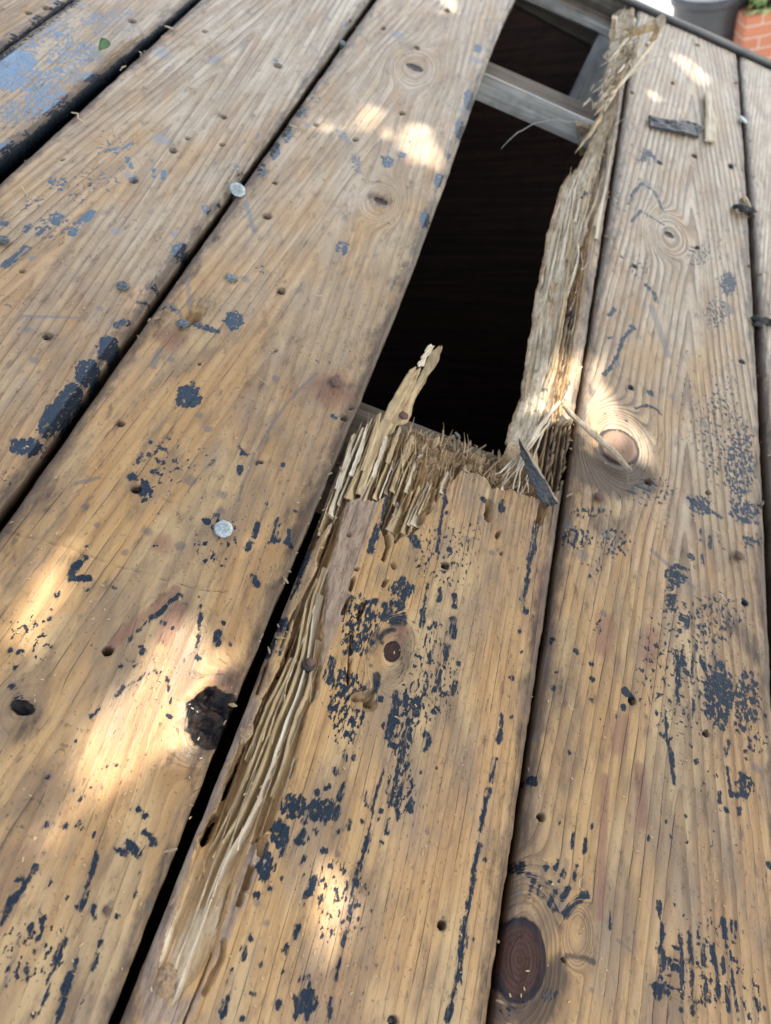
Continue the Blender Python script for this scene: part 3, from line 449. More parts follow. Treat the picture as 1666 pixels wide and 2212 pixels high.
def edge(pts, sm=None):
    q = sorted((P(*p)[::-1] for p in pts)); ys = np.array([a for a, b in q]); xs = np.array([b for a, b in q])
    if sm:                                   # a sawn edge: smooth low-order curve through the measured points
        k = np.polyfit(ys, xs, sm); lo, hi = ys[0]-.02, ys[-1]+.02
        return lambda Y: np.polyval(k, np.clip(Y, lo, hi))
    return lambda Y: np.interp(Y, ys, xs)
A_L = edge([D(1, 820, 0), D(1, 690, 115), D(1, 560, 240), D(1, 280, 450), D(1, 0, 690)], 1); A_R = edge([D(1, 862, 0), D(1, 735, 120), D(1, 600, 245), D(1, 300, 530), D(1, 0, 782)], 1)
SEAM = edge([(0, 112), (155, 0)])
B_L = edge([(800, 0), (645, 200), (505, 400), (417, 537), (300, 707), (165, 862), (0, 1095)], 2); B_R = edge([(814, 0), (655, 210), (530, 400), (435, 537), (320, 707), (180, 872), (25, 1120)], 2)
C_L = edge([(1112, 0), (1040, 178), (985, 330), (900, 560), (785, 865), (752, 935), (715, 1012), (695, 1074), (600, 1289), (562, 1400), (545, 1434), (505, 1509), (467, 1629), (350, 1889), (240, 2204)], 4)
C_R = edge([(757, 936), (732, 1033), (707, 1088), (660, 1200), (620, 1303), (568, 1432), (532, 1525), (487, 1629), (420, 1814), (340, 2009), (262, 2209)], 2)
D_L = edge([(1350, 190), (1322, 360), (1294, 570), (1266, 752), (1232, 937), (1215, 1085), (1183, 1314), (1152, 1524), (1134, 1650), (1103, 1879), (1078, 2044), (1053, 2212)], 3)
D_R = edge([(1356, 190), (1330, 360), (1304, 560), (1274, 752), (1243, 937), (1224, 1075), (1200, 1224), (1172, 1434), (1146, 1657), (1113, 1879), (1083, 2029), (1068, 2212)], 3)
E_L = edge([(1593, 135), (1606, 280), (1620, 583), (1633, 752), (1653, 1057), (1658, 1224), (1653, 1324), (1666, 1424)], 2); E_R = edge([(1600, 140), (1613, 280), (1628, 450), (1633, 583), (1646, 772), (1664, 967)], 2)
YF, YN = 1.478, -.12      # far and near ends of the boards

def ygrid(y0, y1, fine):
    ys = [y0]
    while ys[-1] < y1: ys.append(ys[-1] + max(fine, .0009 + .0022*max(0, ys[-1]-.15)**1.0) * (1 if ys[-1] > -.03 else 3))
    ys[-1] = y1; return np.array(ys)
GRAIN = {  # centre of the growth rings, ring width, taper, wobble
    0: (-.45, .005, .03, .002), 1: (-.42, .0048, .03, .002), 2: (-.27, .0072, .06, .0035), 3: (-.085, .0085, .07, .0035), 4: (.24, .0056, -.010, .0012), 5: (.285, .0078, .075, .003), 6: (.47, .006, .1, .004)}
GREY = {0: .6, 1: .7, 2: 1.0, 3: .75, 4: .1, 5: .85, 6: 1.3}
TONE = {0: .8, 1: 1.0, 2: .95, 3: .96, 4: 1.05, 5: .92, 6: .6}; RINGC = {0: .7, 1: .7, 2: .95, 3: .75, 4: .6, 5: 2.3, 6: 1.5}
def build_board(idx, xl, xr, label, fine=.0012, du=.0012, shape=None, yf=YF, group='roof boards', bottom=True, endfn=None):
    ys = ygrid(YN, yf, fine); wmid = float(xr(.5)-xl(.5)); nx = int(wmid/du)+1
    u = np.linspace(0, 1, nx); ex = .0006*np.sin(u*0)
    XL = xl(ys) + .0006*fbm(ys*60, ys*0+idx, 40+idx); XR = xr(ys) + .0009*fbm(ys*60, ys*0+idx+9, 50+idx)
    X = XL[:, None]*(1-u)+XR[:, None]*u; Y = np.repeat(ys[:, None], nx, 1)
    c, ring, tp, wob = GRAIN[idx]
    dl = X-XL[:, None]; dr = XR[:, None]-X; de = np.minimum(dl, dr)
    Zt = -.0016*np.exp(-(de/.0016)**2) + .0005*fbm(X*25, Y*6, idx) + .0002*fbm(X*220, Y*40, 70+idx, 2)
    # growth rings, drawn aside by the knots
    xx = X - c + wob*fbm(Y*2.2, X*2, 20+idx, 2) + .0007*fbm(X*25, Y*9, 30+idx, 3)
    kn = np.zeros_like(X); kp = np.zeros_like(X); kb = np.zeros_like(X); gk = np.zeros_like(X); kw = np.zeros_like(X); ka = np.zeros_like(X); KF = []
    inside = lambda X0, Y0: float(xl(Y0))-.012 < X0 < float(xr(Y0))+.012
    for (px, py), ra, rl, pale, a in KNOTS:
        kx, ky = P(px, py)
        if not inside(kx, ky): continue
        s = scale_at(px, py); rx = max(ra, 22)*s; ry = max(rl, 30)*s
        e2 = ((X-kx)/(rx*1.7))**2+((Y-ky)/(ry*2.3))**2; G = np.exp(-e2)
        xx = xx - a*.82*(X-kx)*G; KF.append((kx, ky, rx, ry, a))
        if ra:
            near = ((X-kx)/(ra*s))**2+((Y-ky)/(rl*s))**2 < 3; ka = np.where(near, np.arctan2((Y-ky)/rl, (X-kx)/ra), ka)
            r = np.hypot((X-kx)/(ra*s), (Y-ky)/(rl*s))*(1+(.75 if pale == 2 else .10)*fbm(X*62, Y*50, 60+idx, 4)); k = np.clip(1.0-r, -.3, 1)*1.0
            kn = np.maximum(kn, np.clip(k+.0, 0, 1)); kp = np.where(r < 1.1, pale == 1, kp); kb = np.where(r < 1.15, pale == 2, kb)
            Zt += -.0008*np.exp(-((r-1)/.12)**2) + (-.0010 if not pale else (.0006 if pale == 1 else -.0085*(.6+.9*fbm(X*150, Y*150, 77, 4))))*(r < 1)*sstep(1, .7, r)
    g = (np.sqrt(xx**2+(.004)**2) + tp*(Y-.3) + .0010*fbm(X*12, Y*3, 90+idx, 2))/ring
    for kx, ky, rx, ry, a in KF:
        r2 = np.hypot((X-kx)/rx, (Y-ky)/(ry*1.35)); w_ = a*np.exp(-(np.maximum(r2-.8, 0)/.75)**2)
        g = g*(1-w_) + w_*(r2*rx*.62/ring*1.6 + .3*fbm(X*60, Y*40, 91, 2))
    tar = np.full_like(X, -1.0); film = np.zeros_like(X); tden = np.zeros_like(X); red = np.zeros_like(X); grime = np.zeros_like(X)
    wp = .0013*fbm(X*230, Y*95, 46+idx, 3); ws = .0011*fbm(X*420, Y*130, 47+idx, 3)
    for pts, w in TAR: stroke_apply(tar, X, Y, pts, w, lambda F, d, w: np.maximum(F, np.clip((w*1.05-d)/.0030, -1, .26)), wp)
    for pts, w in FILM: stroke_apply(film, X, Y, pts, w*1.2, lambda F, d, w: np.maximum(F, np.clip(1-(d/w)**2, 0, 1)))
    for pts, w in REDS: stroke_apply(red, X, Y, pts, w*1.3, lambda F, d, w: np.maximum(F, np.clip(1-(d/w)**2, 0, 1)))
    for pts, w, k in GRIMES: stroke_apply(grime, X, Y, pts, w*1.3, lambda F, d, w: np.maximum(F, k*np.clip(1-(d/w)**2, 0, 1)))
    px, py = proj(X, Y)
    for k, a, b, rx, ry, q in TDEN:
        (x0, y0) = D(k, a, b); 
        if not inside(*P(x0, y0)) and not inside(P(x0, y0)[0]+.02, P(x0, y0)[1]) and not inside(P(x0, y0)[0]-.02, P(x0, y0)[1]): continue
        e = ((px-x0)/(rx*.5))**2+((py-y0)/(ry*.5))**2; tden = np.maximum(tden, q*np.clip(1.45-e, 0, 1))
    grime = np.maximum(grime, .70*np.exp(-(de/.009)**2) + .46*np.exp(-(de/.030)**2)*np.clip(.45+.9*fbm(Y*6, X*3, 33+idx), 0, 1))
    grey = GREY[idx]*sstep(.25, .9, Y + .18*fbm(X*9, Y*3, 80+idx)) + (.25 if idx in (1, 2) else .08)
    if idx == 6: grey = grey*0+1.1
    blue = {0: .95, 1: .95, 2: .7, 3: .4, 5: .15}.get(idx, .05)*sstep(.2, .75, Y+.1*fbm(X*20, Y*8, 44+idx)) + .06  # grows with distance: sky sheen painted into the tar and its film
    for pts, w, dep in SLOTS: stroke_apply(Zt, X, Y, pts, w*1.05, lambda F, d, w: F - dep*sstep(w*1.0+.0005, max(0, w-.0007), d), ws*(1 if w > 2 else .4))
    fresh = np.zeros_like(X); pale_a = np.zeros_like(X); crust = np.zeros_like(X)
    for pts, w, dep in SLOTS:
        if dep >= .005 and w > 4: stroke_apply(fresh, X, Y, pts, w*1.05, lambda F, d, w: np.maximum(F, sstep(w+.0006, w-.0006, d)*.9), ws)
    for (hx, hy), r in HOLES:
        rr = max(r, 2.6)
        stroke_apply(Zt, X, Y, [(hx, hy)], rr, lambda F, d, w: np.minimum(F, F*0 - .016*sstep(w*1.02, w*.55, d)) if w > 0 else F)
        stroke_apply(grime, X, Y, [(hx, hy)], rr*1.5, lambda F, d, w: np.maximum(F, np.clip(1.4-d/w, 0, 1)*.9))
    keep = None
    if shape: Zt, keep = shape(X, Y, Zt, px, py, dict(fresh=fresh, pale=pale_a, crust=crust, grime=grime, tar=tar, tden=tden, g=g, grey=grey, XL=XL[:, None], XR=XR[:, None]))
    # ends and sides
    if endfn is not None: Y = Y + endfn(X, Y)
    top = np.stack([X, Y, Zt], 2); lo = top.copy(); lo[..., 2] = -T + .0003*fbm(X[:]*30, Y*8, 5)
    def col(a): return np.concatenate([lo[:, :1], a, lo[:, -1:]], 1)
    grid = np.concatenate([col(lo)[:1], col(top), col(lo)[-1:]], 0); ny2, nx2 = grid.shape[:2]
    id_ = np.arange(ny2*nx2).reshape(ny2, nx2)
    F = np.stack([id_[:-1, :-1], id_[:-1, 1:], id_[1:, 1:], id_[1:, :-1]], 2)
    if keep is not None:
        kk = np.ones((ny2-1, nx2-1), bool); zt = Zt
        mx = np.maximum(np.maximum(zt[:-1, :-1], zt[1:, :-1]), np.maximum(zt[:-1, 1:], zt[1:, 1:]))
        kk[1:-1, 1:-1] = keep & (mx > -T-.001); kk[:, 0] = False if not bottom else kk[:, 0]
        kk[1:-1, 0] = kk[1:-1, 1]; kk[1:-1, -1] = kk[1:-1, -2]; kk[0, :] = True; kk[-1, :] = False
        F = F[kk]
    F = F.reshape(-1, 4)
    if bottom and keep is None:
        B = np.stack([id_[1:-2, 0], id_[2:-1, 0], id_[2:-1, -1], id_[1:-2, -1]], 1); F = np.concatenate([F, B])
    me = np_mesh('timber_board', grid.reshape(-1, 3), F, True)
    def ex_(a, side=None):
        a = np.pad(a, 1, mode='edge')
        if side is not None:
            a[:, 0] = side; a[:, -1] = side
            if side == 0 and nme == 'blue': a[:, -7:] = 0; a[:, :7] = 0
            if side == 3.0: a[:, -2] = .45; a[:, -3] = np.maximum(a[:, -3], .1)
        return a.astype(np.float32).ravel()
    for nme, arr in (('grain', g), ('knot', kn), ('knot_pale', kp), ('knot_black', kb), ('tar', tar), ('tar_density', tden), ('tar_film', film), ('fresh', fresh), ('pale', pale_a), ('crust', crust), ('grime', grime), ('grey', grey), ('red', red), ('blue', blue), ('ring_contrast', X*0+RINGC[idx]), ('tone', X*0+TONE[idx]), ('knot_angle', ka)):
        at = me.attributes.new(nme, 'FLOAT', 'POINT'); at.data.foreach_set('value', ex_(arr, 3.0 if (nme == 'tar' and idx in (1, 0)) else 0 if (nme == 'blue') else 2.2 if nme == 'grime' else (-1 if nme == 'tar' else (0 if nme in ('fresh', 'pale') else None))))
    o = link('timber_board', me, M['board'], None, (float((xl(.3)+xr(.3))/2), .6, -T))
    ON_ROOF.append(o); return tag(o, label, 'board', group, 'thing')

# ------------------------------------------------------------------ the shape of the broken board
STRIP_B = edge([(1330, 40), (1322, 160), (1300, 260), (1262, 330), (1225, 375), (1197, 480), (1181, 560), (1165, 650), (1150, 760), (1137, 830), (1112, 920), (1085, 985)])   # foot of the torn face
STRIP_T = edge([(1345, 60), (1335, 230), (1312, 300), (1285, 400), (1262, 480), (1238, 600), (1222, 680), (1205, 800), (1180, 880), (1150, 960), (1135, 1010)])               # its upper edge
JY0, JY1 = P(940, 985, -T)[1]-.045, P(940, 926, -T)[1]
def broken(X, Y, Z, px, py, a):
    n1 = fbm(X*230, Y*28, 11, 3); n2 = fbm(X*420, Y*160, 12, 3); n3 = fbm(X*90, Y*90, 13, 4)
    g = a['g']; fresh = a['fresh']; XL, XR = a['XL'], a['XR']
    xs = X + .0012*fbm(Y*14, X*4, 14, 2) + .0005*fbm(Y*60, X*20, 15, 2)
    def blades(period, seed, duty=.26):
        q = xs/period; q = q + .28*np.sin(q*2.1+seed); i = np.floor(q); f = q-i; jitter = vnoise(i*3.7+.5, Y*5, seed)*.16
        b = np.clip(np.abs(f-.5+jitter*.6)*2, 0, 1); return b**(1.15/duty), np.floor(q+.5)
    # channel of rot along the left edge
    sd = poly_sd(px, py, CH_L+CH_R[::-1]) + 5*n1 + 4*n2
    m = sstep(-.7, .7, sd)
    b, i = blades(.0064, 21); hb = .0006+.0032*(.5+.5*vnoise(i*1.3+.5, Y*14, 22)) + .0022*fbm(Y*130, i*3.1, 23, 3)
    amp = np.interp(Y, [P(374, 2169)[1], P(420, 2010)[1], P(560, 1800)[1], P(600, 1640)[1], P(680, 1300)[1]], [.003, .007, .0105, .0150, .016])
    dep = amp*(1-b) + hb*b + .0008*n2*(1-b)
    edge_in = sstep(0, 26, sd); dep = dep*(.8+.2*edge_in)
    left_dark = sstep(26, 4, seg_dist(px, py, CH_L))*np.interp(Y, [P(430, 1900)[1], P(470, 1760)[1], P(620, 1420)[1], P(700, 1210)[1]], [0, 1, 1, .3])*(1-b)
    Z = Z - m*(dep + .008*left_dark); fresh[:] = np.maximum(fresh, m); a['pale'][:] = np.maximum(a['pale'], m*np.clip(b*1.1-.25+.5*n1, 0, 1)*.9)
    a['grime'][:] = a['grime']*(1-m) + m*(1-b)*np.clip(.25+.5*n3, 0, 1)*sstep(P(470, 1900)[1], P(600, 1600)[1], Y)*1.1
    a['pale'][:] = np.maximum(a['pale'], m*.75*sstep(P(520, 1800)[1], P(430, 2000)[1], Y)*np.clip(.55+.8*n1, 0, 1))
    # lamellae by the break
    sd2 = poly_sd(px, py, LAM) + 5*n1 + 4*n2; m2 = sstep(-.8, .8, sd2)
    b2, i2 = blades(.0047, 31, .34); hb2 = .0004+.0060*(.5+.5*vnoise(i2*2.1+.5, Y*16, 32)) + .002*fbm(Y*150, i2*2.7, 34, 3)
    jb = JY1 - .004 + .010*vnoise(i2*5.3+.5, i2*0, 33)            # where each blade ends
    d2 = (.0155+.002*n2)*(1-b2) + (hb2 + .016*sstep(jb-.012, jb, Y)*(i2 % 3 > 0))*b2
    Z = np.where(m2 > 0, Z*(1-m2) - d2*m2, Z); fresh[:] = np.maximum(fresh, m2)
    a['pale'][:] = np.maximum(a['pale'], m2*np.clip(b2*.9-.35+.5*n1, 0, 1)); a['grime'][:] *= (1-m2)
    # crumbled wood on the rafter
    sd3 = poly_sd(px, py, RUB) + 22*sstep(0, -40, py-(905+(px-880)*.27)) + 7*n1 + 5*n3; m3 = sstep(-1.5, 3, sd3)
    frac = np.clip((Y-(JY0-.025))/(JY1-JY0+.02), 0, 1)
    b3, i3 = blades(.0047, 41, .34)
    d3 = .006 + .010*frac + .0085*n3 + .0055*n2 + .0035*fbm(X*900, Y*700, 19, 2) + .0045*(1-b3)*sstep(.9, .2, frac) - .003*b3*sstep(.8, .1, frac)
    Z = Z*(1-m3) - np.clip(d3, .0005, T+.002)*m3; fresh[:] = np.maximum(fresh, m3); a['grime'][:] = np.maximum(a['grime']*(1-m3), m3*.35*np.clip(.3+n3, 0, 1))
    # ridged surface just below the break
    rz = sstep(150, 20, np.abs(py - (1000+(px-800)*.12)))*sstep(690, 760, px)*(1-m3)*(1-m2)
    Z = Z - rz*.0014*(1-b3)*np.clip(.5+n1, 0, 1)
    # the torn strip along the right edge, beyond the break
    beyond = Y > JY1 + .006*n1
    brk = np.interp(px, [600, 740, 780, 830, 880, 960, 1060, 1110, 1200], [1000, 905, 868, 880, 905, 930, 962, 985, 1010]) + 5*n1 + 4*n3
    xb = STRIP_B(Y) + .0030*fbm(Y*38, X*0, 61, 4); xt = np.minimum(STRIP_T(Y), XR-.006) + .0012*n1; xt = np.maximum(xt, xb+.006)
    t = np.clip((X-xb)/(xt-xb), 0, 1)
    bs, js = blades(.0041, 62, .42)
    tt = np.clip(t + .16*fbm(Y*16, t*3, 64, 3)*sstep(0, .2, t)*sstep(1, .8, t) + .05*n1*sstep(0, .2, t), 0, 1)*6; ti = np.floor(tt); tf = tt-ti
    ledge = np.clip((ti + sstep(.45, 1, tf)**1.5)/6, 0, 1)
    face = -(T-.002)*(1-ledge)**1.02 - .0040*n3*(1-t)*sstep(0, .15, t) - .0013*(1-bs)*t - .0024*(1-bs)*sstep(.7, .95, t) + .0016*n1*sstep(0, .2, t)
    topz = -.0010 - .0105*(1-bs)*np.clip(.45+1.0*vnoise(js+.5, Y*7, 63), 0, 1) - .002*(1-t) + .0006*n2
    flat = sstep(XR-.012, XR-.006, X)
    zs = np.where(X < xt, face + .0*X, topz*(1-flat) + Z*flat)
    sm = sstep(JY1-.012, JY1+.012, Y+.006*n1)*sstep(xb-.004, xb+.002, X)
    Z = Z*(1-sm) + zs*sm
    onface = (X < xt)*sm; fresh[:] = np.maximum(fresh, np.maximum(onface, sm*(1-flat)*np.clip(.45+.6*n1-.3*bs, 0, 1))); a['pale'][:] = np.maximum(a['pale'], onface*np.clip(1.05+.7*vnoise(ti*3.3+.5, Y*9, 65)+.35*n3-.8*(tf < .25), 0, 1)); a['grime'][:] *= (1-onface)
    a['tar'][:] = np.where(onface > .5, -1, a['tar']); a['tden'][:] = a['tden']*(1-onface)
    a['grey'][:] = np.maximum(a['grey'], sm*.55)
    # slats left at the right of the break, their slots' shade put into the colour
    sd4 = poly_sd(px, py, SLATS)+3*n1; m4 = sstep(-1, 2, sd4); b4, i4 = blades(.0042, 51, .36)
    Z = Z*(1-m4) - m4*((.012+.002*n2)*(1-b4) + (.001+.002*vnoise(i4+.5, Y*20, 52))*b4); fresh[:] = np.maximum(fresh*(1-m4), m4*.5*b4); a['pale'][:] *= (1-m4); a['grime'][:] = np.maximum(a['grime']*(1-m4), m4*(.25+.85*(1-b4)))  # grime in the slots between blades is painted shade
    for cp, k in ((CRUST, 1.0), (CRUST2, .85)):
        sc = poly_sd(px, py, cp); a['crust'][:] = np.maximum(a['crust'], k*sstep(-14, 10, sc)*(1-m)*(1-m2))
    Z = Z + a['crust']*(.0007*n3+.0003*n2)
    a['pale'][:] = np.maximum(a['pale'], sstep(1.05, 1.18, Y)*sm*(1-flat)*np.clip(.6+.7*n1, 0, 1))
    Z = Z - .006*np.clip(n1+.2*n3, 0, 1)*sstep(1.08, 1.16, Y)*(1-flat)
    void = (beyond & (X < xb)) | ((py < brk) & (X < xb)) | ((m2 > .5) & (Y > JY1-.002) & (Z < -.013)) | ((Y > JY1+.004) & (X < xb))
    midl = np.interp(px, [600, 760, 900, 1000, 1120], [1060, 965, 965, 985, 1012]); void |= (py < midl) & (m2 < .4) & (m3 < .4) & (X < xb-.001) & (px < 1130)
    far = Y > YF-.10; void |= far & (X < XR-.06+.01*n1) & (Y > YF+5)
    Z = np.where(void, -T-.01, Z)
    v = void; kf = ~(v[:-1, :-1] | v[1:, :-1] | v[:-1, 1:] | v[1:, 1:])
    return Z, kf

def nail_end(i): return lambda X, Y: np.where(Y > YF-.002, .0015*fbm(X*80, X*0, 95+i, 3), 0)
board_seam = build_board(0, lambda Y: SEAM(Y)-.18, lambda Y: SEAM(Y)-.0008, 'roof board in the top left corner, butted tight to the tar flecked board', .0016, .0016)
build_board(1, lambda Y: SEAM(Y)+.0008, A_L, 'weathered roof board heavily flecked with tar under a painted blue sky sheen, behind the widest gap and the green leaf', .0014, .0013)
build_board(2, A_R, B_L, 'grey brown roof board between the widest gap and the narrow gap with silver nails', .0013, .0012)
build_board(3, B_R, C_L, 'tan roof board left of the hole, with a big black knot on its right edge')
broken_board = build_board(4, C_R, lambda Y: D_L(Y)-.0011*sstep(.6, .3, np.asarray(Y)), 'rotten roof board broken through, leaving a hole and a channel of bare grooved wood', .0008, .00062, shape=broken, bottom=False)
build_board(5, lambda Y: D_R(Y)+.0011*sstep(.6, .3, np.asarray(Y)), E_L, 'tan roof board right of the hole, with a round brown knot and long tar streaks')
build_board(6, E_R, lambda Y: E_R(Y)+.18, 'grey roof board at the right edge of the photo, mostly out of view', .0016, .0014)

# ------------------------------------------------------------------ the frame under the boards
def roof_thing(o, *a, **k): ON_ROOF.append(o); return tag(o, *a, kind='thing', **k)
def timber(label, y0, y1, z0, z1, mat, x0=-.60, x1=.62, jit=.0006):
    o = rough_box('rafter', x0, x1, y0, y1, z0, z1, M[mat], bev=.0025, cuts=9, jit=jit)
    if mat == 'joist_grey':                                  # upper side stained brown; its shade and the front's light put into the colours
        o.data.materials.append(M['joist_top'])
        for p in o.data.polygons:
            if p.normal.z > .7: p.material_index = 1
    return roof_thing(o, label, 'rafter', group='rafters under the roof boards')
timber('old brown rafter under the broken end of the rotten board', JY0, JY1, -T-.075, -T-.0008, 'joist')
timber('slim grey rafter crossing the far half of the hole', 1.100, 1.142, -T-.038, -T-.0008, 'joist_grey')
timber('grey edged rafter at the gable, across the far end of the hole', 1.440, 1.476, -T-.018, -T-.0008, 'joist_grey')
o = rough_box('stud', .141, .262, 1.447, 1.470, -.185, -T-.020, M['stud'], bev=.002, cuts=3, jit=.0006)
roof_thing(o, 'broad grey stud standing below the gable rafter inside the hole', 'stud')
# bargeboard and felt along the gable
o = rough_box('bargeboard', -.62, .66, 1.489, 1.508, -.12, .004, M['fascia'], bev=.002, cuts=11, jit=.0007)
roof_thing(o, 'dark bargeboard along the far edge of the roof, beyond the board ends', 'bargeboard')
bm = bmesh.new(); n = 90; prev = None
for i in range(n+1):
    x = -.62+1.28*i/n; w = .012+.003*fbm(np.array([i*.3]), np.array([.5]), 7)[0]; zz = .002+.0012*fbm(np.array([i*.5]), np.array([3.5]), 8)[0]
    ring = [bm.verts.new(q) for q in ((x, 1.480, zz-.002), (x, 1.480, zz+.0015), (x, 1.480+w, zz+.003), (x, 1.480+w, zz-.002))]
    if prev:
        for k in range(4): bm.faces.new((prev[k], prev[(k+1) % 4], ring[(k+1) % 4], ring[k]))
    prev = ring
o = link('felt_strip', bm_mesh(bm, 'felt_strip', True), M['felt'], None, (.02, 1.485, 0)); roof_thing(o, 'torn strip of black roofing felt lying against the bargeboard', 'felt strip')

# ------------------------------------------------------------------ splinters of the broken board
def q3(fn, pts, z): 
    zs = z if isinstance(z, (list, tuple)) else [z]*len(pts)
    zz = np.interp(np.linspace(0, 1, len(pts)), np.linspace(0, 1, len(zs)), zs)
    return [tuple(V3(*fn(*p), float(t))) for p, t in zip(pts, zz)]
def part(name, me, mat, parent, smooth=False):
    o = link(name, me, M[mat], parent); return o
B4 = broken_board
part('splinter', ladder(q3(Z1, [(400, 680), (440, 560), (520, 400), (600, 268), (650, 185)], [-.006, .002, .022]), q3(Z1, [(530, 590), (572, 480), (620, 385), (662, 290), (706, 190)], [-.010, .0, .018]), .0016, 40, 7, .0003, .0007), 'split', B4)
part('splinter', ladder(q3(Z1, [(530, 560), (575, 480), (620, 390), (690, 260), (750, 120), (800, 76), (822, 56)], [-.008, 0, .022]), q3(Z1, [(610, 540), (634, 492), (645, 430), (690, 340), (745, 240), (785, 192), (828, 64)], [-.012, -.004, .016]), .0014, 40, 6, .0005, .0006), 'split', B4)
part('splinter', ladder(q3(Z1, [(672, 200), (690, 160), (735, 82), (750, 62)], [.018, .021]), q3(Z1, [(712, 195), (730, 150), (762, 92), (782, 70)], [.016, .019]), .0012, 20, 5, .0006, .0005), 'pale', B4)
def blade(top, depth, lean, th, mat, n=30, rag=.0012, name='splinter'):
    """a thin standing sheet of latewood: ragged upper edge, foot buried in the rot"""
    top = resample(top, n); k = np.linspace(0, 1, n); sd_ = random.uniform(0, 90)
    z = top[:, 2] + rag*vnoise(k*9+sd_, k*0+1.5, 97) + rag*.6*vnoise(k*31+sd_, k*0+5.5, 98); x = top[:, 0] + .0004*vnoise(k*4+sd_, k*0+3.5, 96)
    L = np.stack([x, top[:, 1], z], 1); Rr = np.stack([x+lean, top[:, 1], np.minimum(z, top[:, 2])-depth*np.interp(k, [0, .12, 1], [.15, 1, 1])], 1)
    part(name, ladder(L, Rr, th, n, 4, .00012, .0002, False), mat, B4)
for i, (b, t, z0, z1, dp) in enumerate([((95, 1150), (290, 575), 0, .002, .012), ((125, 1120), (325, 560), 0, -.002, .012), ((150, 1060), (352, 535), 0, .001, .014), ((190, 1040), (402, 490), -.001, .003, .014), ((215, 1030), (430, 520), -.001, -.004, .013), ((240, 1005), (457, 455), 0, .004, .014),
        ((300, 985), (470, 560), -.001, .001, .013), ((325, 1000), (505, 600), -.001, -.004, .012), ((352, 1000), (525, 555), 0, .002, .014), ((400, 1005), (562, 575), 0, -.001, .014), ((440, 1010), (602, 590), -.001, -.003, .013), ((470, 960), (640, 600), -.002, -.005, .012), ((505, 950), (664, 575), 0, -.004, .012), ((540, 1000), (716, 575), -.001, -.006, .011),
        ((590, 960), (742, 620), -.002, -.008, .010), ((480, 1180), (600, 890), 0, -.003, .013), ((505, 1190), (642, 890), 0, -.002, .013), ((560, 1230), (702, 880), 0, -.003, .012), ((600, 1170), (735, 880), -.001, -.006, .011), ((625, 1150), (772, 790), 0, -.004, .011), ((682, 1080), (802, 780), 0, -.006, .010), ((860, 915), (905, 755), 0, -.008, .008), ((800, 960), (860, 800), 0, -.007, .009), ((950, 815), (980, 765), 0, -.005, .008), ((1045, 830), (1062, 780), 0, -.004, .008), ((1100, 900), (1112, 815), 0, -.005, .008), ((1180, 930), (1200, 850), 0, -.005, .008), ((1290, 970), (1310, 900), 0, -.005, .008)]):
    ii = i; kq = random.uniform(.0, .16)+(.34*random.random()**2 if i > 5 else 0); t = (t[0]+(b[0]-t[0])*kq+random.uniform(-8, 8), t[1]+(b[1]-t[1])*kq); kb_ = random.uniform(-.12, .12); b = (b[0]-(t[0]-b[0])*kb_, b[1]-(t[1]-b[1])*kb_)
    md = ((b[0]+t[0])/2+random.uniform(-11, 11), (b[1]+t[1])/2); dz_ = random.choice((.002, 0, -.001, -.003, -.005))
    blade(q3(Z1, [b, md, t], [z0, z1*.5+dz_*.6, z1+dz_]), dp*random.uniform(.7, 1.1), random.uniform(.0005, .0075), random.uniform(.0005, .0012), ('split', 'split', 'pale', 'dry')[i % 4], 34, random.choice((.0005, .0008, .0013)))
for i, (fr_, y0, y1, dp) in enumerate([(.13, 1420, 1640, .011), (.26, 1250, 1840, .012), (.44, 1225, 1960, .012), (.61, 1280, 2080, .010), (.78, 1380, 1720, .009), (.36, 1500, 1720, .010)]):
    q = []
    for yy in np.linspace(y0, y1, 12):
        xl_ = np.interp(yy, [p[1] for p in CH_L], [p[0] for p in CH_L]); xr_ = np.interp(yy, [p[1] for p in CH_R], [p[0] for p in CH_R]); q.append((xl_+(xr_-xl_)*fr_, yy))
    blade(q3(lambda x, y: (x, y), q, [-.0045, -.0014, -.0010, -.003, -.006]), dp, random.uniform(.004, .0075), random.uniform(.0007, .0011), ('split', 'split', 'split', 'pale')[i % 4], 60, .0009)
# laths peeling from the torn strip
for i in range(15):
    ya = random.uniform(.46, .86); ln = random.uniform(.10, .34); yb = min(ya+ln, 1.1); kk = np.linspace(0, 1, 9); t0 = random.choice((.25, .45, .6, .75, .9, 1.05, 1.25, 1.4)); wd_ = random.uniform(.0018, .0045); L = []; Rr = []
    for k in kk:
        Y_ = ya+(yb-ya)*k; b_, t_ = float(STRIP_B(Y_)), float(STRIP_T(Y_)); X_ = min(b_+(t_-b_)*(t0+.08*math.sin(k*4+i)), float(D_L(Y_))-.005); u_ = min(1, max(0, (X_-b_)/(t_-b_))); z_ = -(T-.003)*(1-u_)+.0008+.0016*math.sin(k*3.1)*random.uniform(.4, 1)
        L.append((X_, Y_, z_)); Rr.append((X_+wd_*(1-.5*k), Y_, z_+.0006))
    part('splinter', ladder(L, Rr, .0009, 28, 4, .0004, .0003), ('pale', 'pale', 'split', 'dry')[i % 4], B4)
